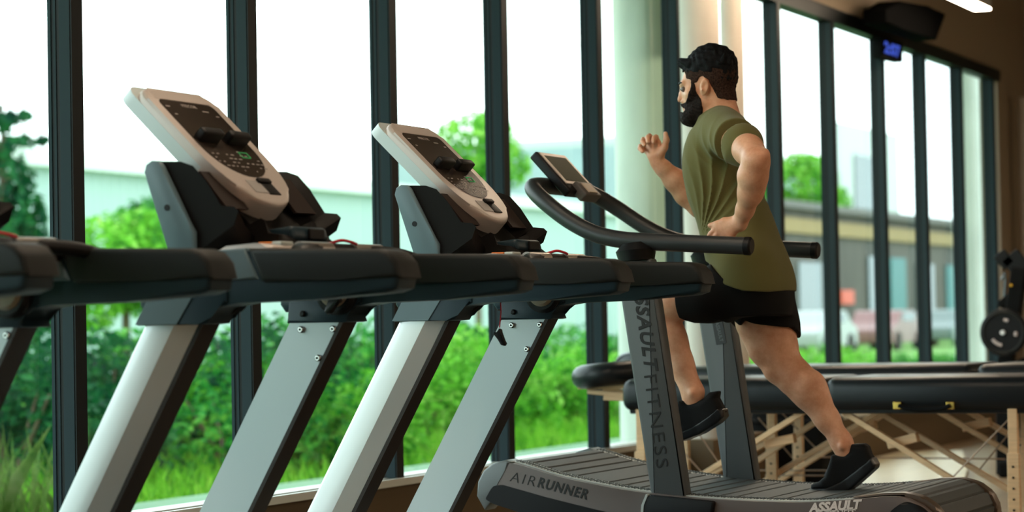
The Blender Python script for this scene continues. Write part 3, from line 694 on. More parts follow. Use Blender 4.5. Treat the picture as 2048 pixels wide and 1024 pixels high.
# display
A = Vector((-3.515, 7.90, 1.575)); SV = Vector((.675, 0, -.738)).normalized(); NV = Vector((.738, 0, .675)).normalized()
def slabp(s0, s1, t0, t1, h0, h1, bev):
    b = MB(); v = [b.bm.verts.new(A + SV * s + Vector((0, t, 0)) + NV * h) for h in (h0, h1) for s, t in ((s0, t0), (s0, t1), (s1, t1), (s1, t0))]
    for f in ((0, 1, 2, 3), (4, 5, 6, 7), (0, 1, 5, 4), (1, 2, 6, 5), (2, 3, 7, 6), (3, 0, 4, 7)): b.bm.faces.new([v[i] for i in f])
    if bev: bmesh.ops.bevel(b.bm, geom=list(b.bm.edges), offset=bev, segments=3, affect='EDGES', profile=.6)
    return b
dsp = slabp(0, .20, 0, .26, -.035, 0, .008).build('display', black, ar, smooth=True)
slabp(.008, .165, .012, .248, -.001, .003, .002).build('bezel', mat('silver_bezel', (.62, .52, .47), .35, .2), dsp)
slabp(.025, .15, .035, .225, .002, .0045, 0).build('screen', mat('lcd', (.16, .17, .14), .08, spec=.8), dsp)
slabp(.166, .235, .06, .2, -.02, .02, .008).build('key_row', mat('key_grey', (.10, .09, .085), .5), dsp, smooth=True)
slabp(.178, .225, .09, .17, .018, .024, .002).build('keys', mat('keys_tan', (.62, .52, .42), .5), dsp)
MB().bar((-3.49, 8.04, 1.45), (-3.46, 8.03, 1.50), .05, .04, bevel=.008).build('display_bracket', black, ar)
# lettering
P0 = Vector(aty(1019, 962, YN)); P1 = Vector(aty(1084, 976, YN)); dx = Vector((P1.x - P0.x, 0, P1.z - P0.z)).normalized(); dz = Vector((-dx.z, 0, dx.x)) * 1
base = Vector((P0.x, YN - .001, P0.z))
text('lettering', 'AIR', .05, ink, base, dx, dz, sp, shear=.2, offset=-.0008, fit=(.095, .034), spacing=1.25).name = 'air_lettering'
base2 = base + dx * .107 + Vector((0, 0, -.002)); dx2 = Vector((Vector(aty(1177, 996, YN)) - Vector(aty(1068, 969, YN))).x, 0, (Vector(aty(1177, 996, YN)) - Vector(aty(1068, 969, YN))).z).normalized() if False else dx
q0 = Vector(aty(1074, 974, YN)); q1 = Vector(aty(1174, 1000, YN)); dx2 = Vector((q1.x - q0.x, 0, q1.z - q0.z)); LW = dx2.length; dx2.normalize()
text('lettering', 'RUNNER', .05, ink, (q0.x, YN - .001, q0.z), dx2, Vector((-dx2.z, 0, dx2.x)), ar, shear=.2, offset=.0014, fit=(LW, .036), spacing=1.15).name = 'runner_lettering'
q0 = Vector(aty(1617, 1026, YN)); q1 = Vector(aty(1722, 1018, YN)); d3 = Vector((q1.x - q0.x, 0, q1.z - q0.z)); LW = d3.length; d3.normalize()
text('lettering', 'ASSAULT', .05, white_ink, (q0.x, YN - .001, q0.z), d3, Vector((-d3.z, 0, d3.x)), ar, shear=.3, offset=.0024, fit=(LW * 1.04, .032)).name = 'assault_lettering'
q0 = Vector(aty(1650, 1040, YN))
text('lettering', 'FITNESS', .04, white_ink, (q0.x, YN - .001, q0.z), d3, Vector((-d3.z, 0, d3.x)), ar, shear=.3, offset=.0006, fit=(LW * .6, .03)).name = 'fitness_lettering'
# post lettering reads downwards
a0 = Vector(aty(1263, 560, 7.645)); a1 = Vector(aty(1290, 746, 7.645)); dn = Vector((a1.x - a0.x, 0, a1.z - a0.z)); L1 = dn.length; dn.normalize(); side = Vector((-dn.z, 0, dn.x))
text('lettering', 'ASSAULT', .05, ink, (a0.x, 7.644, a0.z), dn, side, pn, shear=.25, offset=.0014, fit=(L1, .050), ext=.001, spacing=1.12).name = 'assault_lettering'
a2 = Vector(aty(1288, 752, 7.645)); a3 = Vector(aty(1313, 937, 7.645)); d4 = Vector((a3.x - a2.x, 0, a3.z - a2.z)); L2 = d4.length; d4.normalize()
text('lettering', 'FITNESS', .05, ink, (a2.x, 7.644, a2.z), d4, Vector((-d4.z, 0, d4.x)), pn, offset=-.0004, fit=(L2, .044), ext=.001, spacing=1.15).name = 'fitness_lettering'
bp = xz([(1424, 640), (1444, 638), (1453, 686), (1433, 690)], 8.375)
MB().prism(rounded(bp, .003, 2), 8.3725, 8.376).build('badge', mat('badge_dark', (.02, .024, .027), .5), pf)
m0 = Vector(aty(1430, 645, 8.372)); m1 = Vector(aty(1440, 684, 8.372)); d5 = (m1 - m0); d5.y = 0; L5 = d5.length; d5.normalize()
text('lettering', 'ASSAULT', .02, mat('badge_print', (.10, .12, .125), .5), (m0.x, 8.3722, m0.z), d5, Vector((-d5.z, 0, d5.x)), pf, offset=.0004, fit=(L5, .014), ext=.0004).name = 'badge_lettering'
# ------------------------------------------------------------------ massage tables
vinyl = mat('black_vinyl', (.008, .011, .014), .36, bump=.3, bscale=25, spec=.35)
seam_m = mat('vinyl_seam', (.02, .024, .028), .5)
beech = mat('beech_wood', (.82, .56, .32), .5, noise=.15, nscale=6, stretch=(1, 1, 12))
brass = mat('brass_clasp', (.75, .50, .12), .25, 1.)
cable_m = mat('steel_cable', (.42, .30, .22), .4, .4)
def bar2(b, p, q, y, w_=.024, t_=.030):
    a = aty(*p, y); c = aty(*q, y); b.bar(a, c, w_, t_, up=(0, 1, 0), bevel=.003)
def pad(b, x0, x1, y0, y1, z0, z1, r=.03): b.box((x0, y0, z0), (x1, y1, z1), r, 4)
def massage_table(name, lab, y0, y1, x0, x1, zt, legs, braces, brackets, cradle, handle, fold):
    r = empty(name, ((x0 + x1) / 2, (y0 + y1) / 2, 0), lab, 'massage table', 'folding massage tables')
    for i, (a, b_) in enumerate(((x0, fold - .004), (fold + .004, x1))):
        m = MB(); pad(m, a, b_, y0, y1, zt - .142, zt, .045); m.build('cushion', vinyl, r, smooth=True)
        m = MB(); m.box((a + .03, y0 + .03, zt - .155), (b_ - .02, y1 - .03, zt - .10), .008); m.build('table_frame', vinyl, r, smooth=True)
    for (px, ytop, pl) in legs:
        t = aty(px, ytop, pl); xx = t[0]
        m = MB(); m.box((xx - .028, pl - .018, .22), (xx + .012, pl + .018, zt - .10), .003); L = m.build('leg', beech, r)
        m = MB(); m.box((xx - .030, pl - .040, 0), (xx + .022, pl - .012, .38), .004); lo = m.build('leg_extension', beech, L)
        m = MB()
        for k in range(6): m.cyl((xx - .004, pl - .041, .10 + k * .045), (0, 1, 0), .005, .004, 10)
        m.build('peg_holes', black, L)
    for (p, q, pl) in braces:
        m = MB(); bar2(m, p, q, pl); m.build('brace', beech, r)
    for (p, q, pl) in brackets:
        m = MB(); a = aty(*p, pl); c = aty(*q, pl); m.bar(a, c, .04, .05, up=(0, 1, 0), bevel=.004); m.build('cross_block', beech, r)
    if cradle:
        cx, cy, cz = cradle; m = MB(); ring = [(cx + .125 * math.cos(a), cy + .15 * math.sin(a), cz + .012 * math.cos(a)) for a in [2 * math.pi * k / 28 + .6 for k in range(27)]]
        m.tube(spline(ring, 2), .055, 16); c = m.build('face_cradle', vinyl, r, smooth=True)
        m = MB(); m.box((cx - .13, cy - .10, cz - .065), (cx + .12, cy - .07, cz - .043), .005); m.box((cx - .13, cy + .07, cz - .065), (cx + .12, cy + .10, cz - .043), .005); m.build('cradle_board', beech, c)
        for pa, pb in (((cx - .08, cy - .09, cz - .075), (x0 + .02, cy - .09, cz - .10)), ((cx - .0, cy - .09, cz - .105), (x0 + .05, cy - .09, cz - .115)), ((cx - .08, cy + .09, cz - .075), (x0 + .02, cy + .09, cz - .10))):
            MB().bar(pa, pb, .03, .022, bevel=.004).build('cradle_arm', beech, c)
    if handle:
        for px in (1795, 1901):
            a = aty(px, 811, y0 - .004); m = MB(); m.box((a[0] - .018, y0 - .012, a[2] - .016), (a[0] + .018, y0 + .004, a[2] + .016), .003); m.build('clasp', brass, r)
        a = [aty(px, py, y0 - .02) for px, py in ((1797, 811), (1815, 817), (1850, 820), (1885, 817), (1899, 811))]
        m = MB(); m.tube(spline([tuple(v) for v in a], 4), .009, 10); m.build('carry_handle', blackm, r, smooth=True)
    return r
TY0, TY1 = 10.0, 10.66
ta = massage_table('massage_table', 'near black folding massage table on beech legs, brass clasps on its side', TY0, TY1, -4.06, -2.18, .700,
    [(1286, 830, TY0 + .04), (1372, 830, TY1 - .04), (2030, 830, TY0 + .04), (2055, 830, TY1 - .04)],
    [((1398, 954), (1610, 822), TY0 + .08), ((1514, 922), (1640, 838), TY1 - .08), ((1685, 822), (1904, 958), TY0 + .08), ((1755, 822), (2022, 982), TY1 - .08), ((1405, 958), (1532, 886), TY1 - .08)],
    [((1531, 888), (1590, 876), TY0 + .14), ((1777, 889), (1836, 874), TY0 + .14)], (-4.235, 10.33, .715), True, -3.12)
# thin steel cables
for p, q, pl in (((1398, 868), (1455, 950), TY0 + .1), ((1362, 898), (1410, 952), TY0 + .1), ((1905, 955), (2018, 838), TY0 + .1), ((1958, 940), (2022, 862), TY1 - .1)):
    a = aty(*p, pl); c = aty(*q, pl); MB().tube([tuple(a), tuple(c)], .0035, 6).build('brace_cable', cable_m, ta)
BY0, BY1 = 10.80, 11.44
tb = massage_table('massage_table', 'second massage table behind the near one, only its top edge and braces showing', BY0, BY1, -4.10, -2.20, .735,
    [(1547, 826, BY0 + .04), (1600, 826, BY1 - .04), (2060, 826, BY0 + .04)],
    [((1523, 966), (1755, 826), BY0 + .08), ((1545, 970), (1768, 828), BY1 - .08), ((1876, 822), (2048, 922), BY0 + .08), ((1935, 822), (2046, 885), BY1 - .08)],
    [((1700, 862), (1752, 848), BY0 + .14), ((1926, 855), (1982, 843), BY0 + .14)], (-4.33, 11.10, .76), False, -2.66)
for p, q, pl in (((1562, 824), (1640, 905), BY0 + .1), ((1516, 835), (1585, 915), BY0 + .1), ((1515, 941), (1660, 941), BY0 + .2), ((1530, 951), (1660, 951), BY0 + .25), ((1640, 914), (2010, 918), BY1)):
    a = aty(*p, pl); c = aty(*q, pl); MB().tube([tuple(a), tuple(c)], .004, 6).build('brace_cable', cable_m, tb)
# plywood mat on the floor and dark items beyond the tables
ply = mat('plywood', (.62, .54, .36), .35, noise=.12, nscale=3, stretch=(4, .6, 1))
def slabpoly(name, pts, z0, z1, m, lab, cat):
    b = MB(); A_ = [b.bm.verts.new((x, y, z0)) for x, y in pts]; B_ = [b.bm.verts.new((x, y, z1)) for x, y in pts]; n = len(pts)
    for i in range(n): b.bm.faces.new((A_[i], A_[(i + 1) % n], B_[(i + 1) % n], B_[i]))
    b.bm.faces.new(A_[::-1]); b.bm.faces.new(B_)
    cx = sum(p[0] for p in pts) / n; cy = sum(p[1] for p in pts) / n
    o = b.build(name, m, loc=(cx, cy, z0)); tag(o, lab, cat); return o
slabpoly('plywood_board', [tuple(atz(px, py, .03)[:2]) for px, py in ((1640, 985), (1700, 925), (1800, 903), (1925, 900), (1936, 935), (1925, 968), (1760, 985))], 0, .03, ply, 'pale plywood board lying on the floor beyond the massage tables', 'board')
# black plyo box and bench behind the tables
bx = empty('storage_box', (-4.05, 13.3, 0), 'black padded box standing on the floor left of the plywood board', 'box')
MB().box((-4.42, 12.78, 0), (-4.0, 13.15, .47), .03, 3).build('box_body', blackm, bx, smooth=True)
MB().box((-4.43, 12.77, .38), (-3.99, 13.16, .40), .004).build('seam', black, bx)
# weight machine
mx = empty('weight_machine', (-2.75, 14.6, 0), 'black weight machine with a round plate at the right edge, behind the massage tables', 'gym machine')
MYP = 14.4
def P3(px, py, y=MYP): return tuple(aty(px, py, y))
m = MB(); m.bar(P3(2040, 535), P3(2010, 740), .09, .09, bevel=.01); m.bar(P3(2010, 740), P3(2010, 980), .09, .09, bevel=.01); m.build('upright', blackm, mx)
m = MB(); m.bar(P3(1998, 528), P3(2019, 510), .03, .10, bevel=.004); m.bar(P3(2019, 510), P3(2050, 548), .03, .12, bevel=.004); m.build('top_bracket', black, mx)
m = MB(); m.tube([P3(2003, 560), P3(2010, 545), P3(2011, 560), P3(2006, 640)], .007, 8); m.build('cable', mat('machine_cable', (.12, .14, .15), .3, .6), mx)
m = MB(); c = P3(2008, 665, MYP - .12); m.cyl(c, (0, 1, 0), .142, .035, 40, .006); pl = m.build('weight_plate', black, mx, smooth=True)
m = MB(); m.tube([Vector(c) + Vector((.120 * math.cos(a), -.020, .120 * math.sin(a))) for a in [2 * math.pi * k / 40 for k in range(41)]], .008, 8); m.build('plate_rim', grip, pl, smooth=True)
m = MB(); m.cyl(Vector(c) + Vector((0, -.03, 0)), (0, 1, 0), .014, .03, 16); m.build('plate_hub', mat('plate_hub_metal', (.85, .85, .85), .3, .3), pl)
m = MB()
for a0_ in (-2.6, 1.15, -.3):
    L_ = .9 if a0_ == -2.6 else .35
    m.tube([Vector(c) + Vector((.075 * math.cos(a0_ + t), -.020, .075 * math.sin(a0_ + t))) for t in [L_ * k / 6 for k in range(7)]], .010, 6)
m.build('plate_lettering', mat('plate_grey', (.55, .50, .52), .5), pl)
m = MB(); m.ball(P3(2022, 571, MYP - .06), .009, 8); m.build('sticker', mat('yellow_sticker', (.9, .5, .02), .5), mx)
m = MB(); m.box((-3.35, 14.1, 0), (-2.3, 15.3, .10), .02); m.box((-3.0, 14.4, .10), (-2.55, 15.0, .45), .03); m.build('machine_base', blackm, mx)
m = MB(); m.bar(P3(2000, 612), P3(2060, 560), .05, .05, bevel=.008); m.build('lever_arm', blackm, mx); m = MB(); m.bar(P3(1990, 742), P3(2070, 715), .05, .04, bevel=.008); m.build('lever_arm', blackm, mx)
# low black bench frame right
bn = empty('floor_bench', (-3.0, 12.9, 0), 'low black bench frame on the floor behind the right table leg', 'bench')
MB().box((-2.86, 12.5, .16), (-2.30, 13.3, .30), .03, 3).build('bench_pad', blackm, bn, smooth=True)
for xx, yy in ((-2.82, 12.6), (-2.82, 13.2), (-2.36, 12.6), (-2.36, 13.2)): MB().box((xx - .03, yy - .03, 0), (xx + .03, yy + .03, .18), .004).build('leg', black, bn)

# ------------------------------------------------------------------ speaker and clock on the upper wall
sp_ = empty('wall_speaker', (-4.35, 16.0, 2.98), 'black loudspeaker on a bracket above the windows', 'speaker')
def quadbox(name, pts, x0, x1, m, parent, bev=.01):
    b = MB(); A_ = [b.bm.verts.new((x0, y, z)) for y, z in pts]; B_ = [b.bm.verts.new((x1, y, z)) for y, z in pts]; n = len(pts)
    for i in range(n): b.bm.faces.new((A_[i], A_[(i + 1) % n], B_[(i + 1) % n], B_[i]))
    b.bm.faces.new(A_[::-1]); b.bm.faces.new(B_)
    if bev: bmesh.ops.bevel(b.bm, geom=list(b.bm.edges), offset=bev, segments=3, affect='EDGES', profile=.5)
    return b.build(name, m, parent, smooth=True)
sq = [tuple(atx(px, py, -4.28)[1:]) for px, py in ((1767, 20), (1795, 2), (1850, 12), (1887, 28), (1868, 81), (1800, 58), (1767, 46))]
quadbox('cabinet', sq, -4.42, -4.26, mat('speaker_cloth', (.0015, .0015, .0015), .95, spec=.02), sp_, .012)
MB().box((-4.58, 15.75, 2.93), (-4.40, 15.95, 3.03), .01).build('bracket', black, sp_)
ck = empty('digital_clock', (-4.5, 16.2, 2.8), 'digital wall clock with blue digits on the head of the window frame', 'clock')
cq = [tuple(atx(px, py, -4.5)[1:]) for px, py in ((1764, 72), (1806, 84), (1806, 125), (1764, 115))]
quadbox('clock_case', cq, -4.57, -4.50, blackm, ck, .006)
dig = mat('blue_digits', (.02, .05, .4), .4, emit=(.08, .16, .95), estr=.55)
ca = Vector(atx(1769, 106, -4.498)); cb_ = Vector(atx(1802, 116, -4.498))
text('digits', '2:07', .1, dig, ca, (0, 1, 0), (0, 0, 1), ck, fit=((cb_ - ca).length * .95, .085), offset=.004)
# ------------------------------------------------------------------ running man, modelled as distance fields and meshed as closed surfaces
def Q(px, py, y): return np.array(aty(px, py, y), dtype=np.float64)
class Field:
    def __init__(s, lo, hi, h):
        s.lo = np.array(lo, float); s.h = h; s.n = np.ceil((np.array(hi) - s.lo) / h).astype(int) + 1
        s.v = np.full(s.n, .2, dtype=np.float32)
    def win(s, a, b):
        i0 = np.clip(((np.array(a) - s.lo) / s.h).astype(int), 0, s.n); i1 = np.clip(((np.array(b) - s.lo) / s.h).astype(int) + 2, 0, s.n)
        if (i1 <= i0).any(): return None
        ax = [s.lo[k] + s.h * np.arange(i0[k], i1[k]) for k in range(3)]
        X_, Y_, Z_ = np.meshgrid(*ax, indexing='ij', sparse=True)
        return tuple(slice(i0[k], i1[k]) for k in range(3)), X_, Y_, Z_
    def put(s, d, sl, k):
        a = s.v[sl]
        if k <= 0: s.v[sl] = np.minimum(a, d); return
        hh = np.clip(.5 + .5 * (a - d) / k, 0, 1); s.v[sl] = (a * (1 - hh) + d * hh - k * hh * (1 - hh)).astype(np.float32)
    def cone(s, a, b, ra, rb, k=.02, sy=1.0):
        a = np.array(a, float); b = np.array(b, float); m = max(ra, rb) * max(1, sy) + .05
        w_ = s.win(np.minimum(a, b) - m, np.maximum(a, b) + m)
        if w_ is None: return s
        sl, X_, Y_, Z_ = w_; c = (a + b) / 2
        f = lambda p: np.array([p[0], c[1] + (p[1] - c[1]) / sy, p[2]])
        A_, B_ = f(a), f(b); Y2 = c[1] + (Y_ - c[1]) / sy; d = B_ - A_; L = d @ d + 1e-12
        t = np.clip(((X_ - A_[0]) * d[0] + (Y2 - A_[1]) * d[1] + (Z_ - A_[2]) * d[2]) / L, 0, 1)
        D = np.sqrt((X_ - A_[0] - d[0] * t) ** 2 + (Y2 - A_[1] - d[1] * t) ** 2 + (Z_ - A_[2] - d[2] * t) ** 2) - (ra + (rb - ra) * t)
        s.put(D, sl, k); return s
    def chain(s, pts, rr, k=.02, sy=1.0):
        for i in range(len(pts) - 1): s.cone(pts[i], pts[i + 1], rr[i], rr[i + 1], k, sy)
        return s
    def ell(s, c, r, k=.02, sub=False, rot=0.):
        c = np.array(c, float); r = np.array(r, float); m = r.max() + .04
        w_ = s.win(c - m, c + m)
        if w_ is None: return s
        sl, X_, Y_, Z_ = w_; dx = X_ - c[0]; dz = Z_ - c[2]
        if rot: ca, sa = math.cos(rot), math.sin(rot); dx, dz = dx * ca + dz * sa, -dx * sa + dz * ca
        q0 = np.sqrt((dx / r[0]) ** 2 + ((Y_ - c[1]) / r[1]) ** 2 + (dz / r[2]) ** 2); q1 = np.sqrt((dx / r[0] ** 2) ** 2 + ((Y_ - c[1]) / r[1] ** 2) ** 2 + (dz / r[2] ** 2) ** 2) + 1e-9
        D = q0 * (q0 - 1) / q1
        if sub:
            a = s.v[sl]; hh = np.clip(.5 - .5 * (a + D) / k, 0, 1); s.v[sl] = (a * (1 - hh) - D * hh + k * hh * (1 - hh)).astype(np.float32)
        else: s.put(D, sl, k)
        return s
    def grid(s):
        ax = [s.lo[k] + s.h * np.arange(s.n[k]) for k in range(3)]
        return np.meshgrid(*ax, indexing='ij', sparse=True)
    def loft(s, rows, k=.02, grow=0.):
        """rows: (z, centre x, centre y, half depth, half width)"""
        rows = sorted(rows, key=lambda r_: r_[0]); R_ = np.array(rows); X_, Y_, Z_ = s.grid(); z = Z_.ravel()
        zz = np.clip(z, R_[0, 0], R_[-1, 0]); col = [np.interp(zz, R_[:, 0], R_[:, i]) for i in range(1, 5)]
        ker = np.array([1, 2, 3, 4, 3, 2, 1.]); ker /= ker.sum()
        for _ in range(2): col = [np.convolve(np.pad(c, 3, 'edge'), ker, 'valid') for c in col]
        cx, cy, rx, ry = [c[None, None, :] for c in col]
        q0 = (np.abs((X_ - cx) / rx) ** 2.3 + np.abs((Y_ - cy) / ry) ** 2.3) ** (1 / 2.3)
        D = (q0 - 1) * np.minimum(rx, ry) - grow
        D = np.maximum(D, np.maximum(R_[0, 0] - Z_, Z_ - R_[-1, 0])).astype(np.float32)
        a = s.v
        if k <= 0: s.v = np.minimum(a, D)
        else: hh = np.clip(.5 + .5 * (a - D) / k, 0, 1); s.v = (a * (1 - hh) + D * hh - k * hh * (1 - hh)).astype(np.float32)
        return s
    def cut(s, D): s.v = np.maximum(s.v, D).astype(np.float32); return s
    def mesh(s, name, smooth_it=1):
        v = s.v; ins = v < 0; n = s.n
        # cells crossed by the surface
        c = np.zeros(n - 1, dtype=np.uint8)
        for i in (0, 1):
            for j in (0, 1):
                for k in (0, 1): c += ins[i:n[0] - 1 + i, j:n[1] - 1 + j, k:n[2] - 1 + k]
        act = (c > 0) & (c < 8); idx = -np.ones(n - 1, dtype=np.int64); ids = np.argwhere(act); idx[act] = np.arange(len(ids))
        P = np.zeros((len(ids), 3)); Wt = np.zeros(len(ids)); I, J, K = ids.T
        cr_ = [(0, 0, 0), (1, 0, 0), (0, 1, 0), (1, 1, 0), (0, 0, 1), (1, 0, 1), (0, 1, 1), (1, 1, 1)]
        val = [v[I + a, J + b, K + d].astype(float) for a, b, d in cr_]
        for e0 in range(8):
            for ax in range(3):
                if cr_[e0][ax]: continue
                t = list(cr_[e0]); t[ax] = 1; e1 = cr_.index(tuple(t)); A_, B_ = val[e0], val[e1]; m = (A_ < 0) != (B_ < 0)
                f = np.where(m, A_ / np.where(m, A_ - B_, 1), 0); p = np.tile(np.array(cr_[e0], float), (len(ids), 1)); p[:, ax] += f
                P[m] += p[m]; Wt[m] += 1
        P = (P / Wt[:, None] + ids) * s.h + s.lo
        F_ = []
        for ax in range(3):
            o1, o2 = [(1, 2), (2, 0), (0, 1)][ax]
            sa = [slice(None)] * 3; sb = [slice(None)] * 3; sa[ax] = slice(0, n[ax] - 1); sb[ax] = slice(1, n[ax])
            for q_ in (o1, o2): sa[q_] = slice(1, n[q_] - 1); sb[q_] = slice(1, n[q_] - 1)
            A_, B_ = ins[tuple(sa)], ins[tuple(sb)]; e = np.argwhere(A_ != B_)
            flip = A_[tuple(e.T)]; e = e.copy(); e[:, o1] += 1; e[:, o2] += 1
            def cell(d1, d2): t = e.copy(); t[:, o1] -= d1; t[:, o2] -= d2; return idx[tuple(t.T)]
            q4 = np.stack([cell(1, 1), cell(0, 1), cell(0, 0), cell(1, 0)], 1); q4[~flip] = q4[~flip][:, ::-1]; F_.append(q4)
        F_ = np.concatenate(F_)
        for _ in range(smooth_it):                          # light relaxation
            acc = np.zeros_like(P); cnt = np.zeros(len(P))
            for a, b in ((0, 1), (1, 2), (2, 3), (3, 0)):
                np.add.at(acc, F_[:, a], P[F_[:, b]]); np.add.at(acc, F_[:, b], P[F_[:, a]]); np.add.at(cnt, F_[:, a], 1); np.add.at(cnt, F_[:, b], 1)
            P = P * .5 + .5 * acc / cnt[:, None]
        me = bpy.data.meshes.new(name); me.vertices.add(len(P)); me.vertices.foreach_set('co', P.astype(np.float32).ravel())
        me.loops.add(len(F_) * 4); me.loops.foreach_set('vertex_index', F_.astype(np.int32).ravel()); me.polygons.add(len(F_))
        me.polygons.foreach_set('loop_start', np.arange(0, len(F_) * 4, 4, dtype=np.int32)); me.update(calc_edges=True); me.validate(); return me
def poly_sd(X_, Z_, pts):
    """signed distance to a polygon in (x, z)"""
    pts = np.array(pts, float); n = len(pts); Xb, Zb = np.broadcast_arrays(X_, Z_); d = np.full(Xb.shape, 1e9); ins = np.zeros(Xb.shape, bool)
    for i in range(n):
        a = pts[i]; b = pts[(i + 1) % n]; e = b - a; wx = Xb - a[0]; wz = Zb - a[1]
        t = np.clip((wx * e[0] + wz * e[1]) / (e @ e + 1e-12), 0, 1); d = np.minimum(d, (wx - e[0] * t) ** 2 + (wz - e[1] * t) ** 2)
        c = (a[1] > Zb) != (b[1] > Zb)
        with np.errstate(divide='ignore', invalid='ignore'): xi = (b[0] - a[0]) * (Zb - a[1]) / (b[1] - a[1]) + a[0]
        ins ^= c & (Xb < xi)
    d = np.sqrt(d); return np.where(ins, -d, d)
def PX(pts, y): return [(float(p[0]), float(p[2])) for p in (aty(a, b, y) for a, b in pts)]
def wob(X_, Y_, Z_, f, seed):
    g = np.random.default_rng(seed); o = 0
    for i in range(7):
        d = g.normal(size=3); d /= np.linalg.norm(d); o = o + np.sin((X_ * d[0] + Y_ * d[1] + Z_ * d[2]) * f * g.uniform(.6, 1.5) + g.uniform(0, 6.28))
    return o / 3.
YM = 8.05; NE = 7.90; 
man = empty('person', (-2.55, YM, .36), 'bearded man in an olive t-shirt and black shorts running on the curved treadmill', 'person')

# ---- body
def zpx(px, py, y=YM): return float(aty(px, py, y)[2])
def row(py, xf, xb, hw, y=YM, shrink=0.):
    a = aty(xf, py, y); b = aty(xb, py, y); return ((a[2] + b[2]) / 2, (a[0] + b[0]) / 2, y, (b[0] - a[0]) / 2 - shrink, hw - shrink)
torso = [(238, 1410, 1462, .090), (262, 1388, 1480, .135), (295, 1377, 1490, .160), (325, 1373, 1500, .165), (350, 1374, 1508, .160), (400, 1384, 1526, .148), (440, 1400, 1543, .145), (480, 1409, 1558, .150), (530, 1420, 1577, .160), (565, 1430, 1584, .165), (592, 1440, 1584, .160)]
B = Field((-3.38, 7.50, .38), (-2.24, 8.36, 1.97), .0042)
B.loft([row(*t, shrink=.013) for t in torso], 0)
YH = YM - .022                                               # the face is turned a little towards the room
def head(F_):
    F_.ell(Q(1424, 149, YM), (.089, .073, .096), .03)
    F_.ell(Q(1391, 178, YM - .010), (.050, .054, .078), .03)
    F_.ell(Q(1393, 219, YM - .010), (.040, .046, .038), .03)
    for s in (-1, 1):
        F_.cone(Q(1407, 203, YM + s * .050), Q(1382, 233, YH + s * .020), .020, .018, .02)
        F_.ell(Q(1381, 189, YH + s * .036), (.018, .018, .018), .02)
        F_.cone(Q(1364, 168, YH + s * .006), Q(1367, 167, YH + s * .034), .0095, .0085, .010)
    F_.ell(Q(1379, 235, YH), (.020, .024, .018), .02)
    F_.cone(Q(1364, 175, YH), Q(1359.5, 200, YH), .0062, .0088, .008)
    for s in (-1, 1): F_.ell(Q(1365.5, 203, YH + s * .012), (.010, .007, .0075), .006)
    F_.cone(Q(1367.5, 214.5, YH - .016), Q(1367.5, 214.5, YH + .016), .0062, .0062, .006)
    F_.cone(Q(1370, 221.5, YH - .015), Q(1370, 221.5, YH + .015), .0070, .0070, .006)
    for s in (-1, 1): F_.ell(Q(1362.5, 178.5, YH + s * .032), (.012, .014, .009), .010, sub=True)
head(B)
for s in (-1, 1):                                            # ears
    B.ell(Q(1408.5, 174, YM + s * .078), (.017, .011, .031), .006, rot=-.15)
    B.ell(Q(1409, 172, YM + s * .090), (.0095, .009, .020), .004, sub=True, rot=-.15)
    B.ell(Q(1405, 180, YM + s * .088), (.005, .006, .006), .003)
B.cone(Q(1433, 196, YM), Q(1434, 250, YM), .056, .064, .03)
B.cone(Q(1446, 205, YM), Q(1452, 240, YM), .042, .055, .03)
# near arm (elbow driven back and out)
B.cone(Q(1448, 268, 7.93), Q(1480, 290, 7.78), .053, .050, .03)
B.chain([Q(1478, 288, 7.79), Q(1497, 300, 7.70), Q(1513, 316, 7.625)], [.051, .050, .040], .02)
B.ell(Q(1530, 310, 7.612), (.017, .018, .022), .012)
B.chain([Q(1511, 322, 7.625), Q(1505, 352, 7.65), Q(1501, 385, 7.68), Q(1490, 420, 7.72), Q(1482, 440, 7.74)], [.043, .0475, .041, .029, .025], .02)
B.cone(Q(1517, 330, 7.63), Q(1511, 372, 7.67), .034, .030, .02)
# near hand, back of the hand to the viewer
KN = {'index': (1434, 455), 'middle': (1440, 462), 'ring': (1449, 469), 'little': (1460, 475)}
B.cone(Q(1483, 436, 7.742), Q(1481, 450, 7.745), .024, .023, .012)
for (kx, ky), r_ in zip(KN.values(), (.0135, .0135, .013, .012)): B.cone(Q(1477, 445, 7.744), Q(kx, ky, 7.742), .019, r_, .010)
B.cone(Q(1462, 452, 7.748), Q(1462, 468, 7.75), .016, .014, .012)
for pts, r_ in ((((1434, 455, 7.742), (1421, 468, 7.744), (1413, 481, 7.752), (1410, 489, 7.762)), .0088), (((1440, 462, 7.740), (1429, 476, 7.742), (1422, 488, 7.752), (1421, 495, 7.764)), .0092), (((1449, 469, 7.742), (1440, 481, 7.745), (1435, 491, 7.757), (1435, 496, 7.768)), .0088), (((1460, 475, 7.744), (1453, 486, 7.748), (1450, 493, 7.76), (1451, 497, 7.77)), .0078)):
    B.chain([Q(*p) for p in pts], [r_ * 1.15, r_ * 1.02, r_ * .95, r_ * .85], .004)
B.chain([Q(1470, 442, 7.744), Q(1449, 443, 7.742), Q(1434, 448, 7.742), Q(1420, 451, 7.744)], [.018, .0135, .0105, .0088], .008)
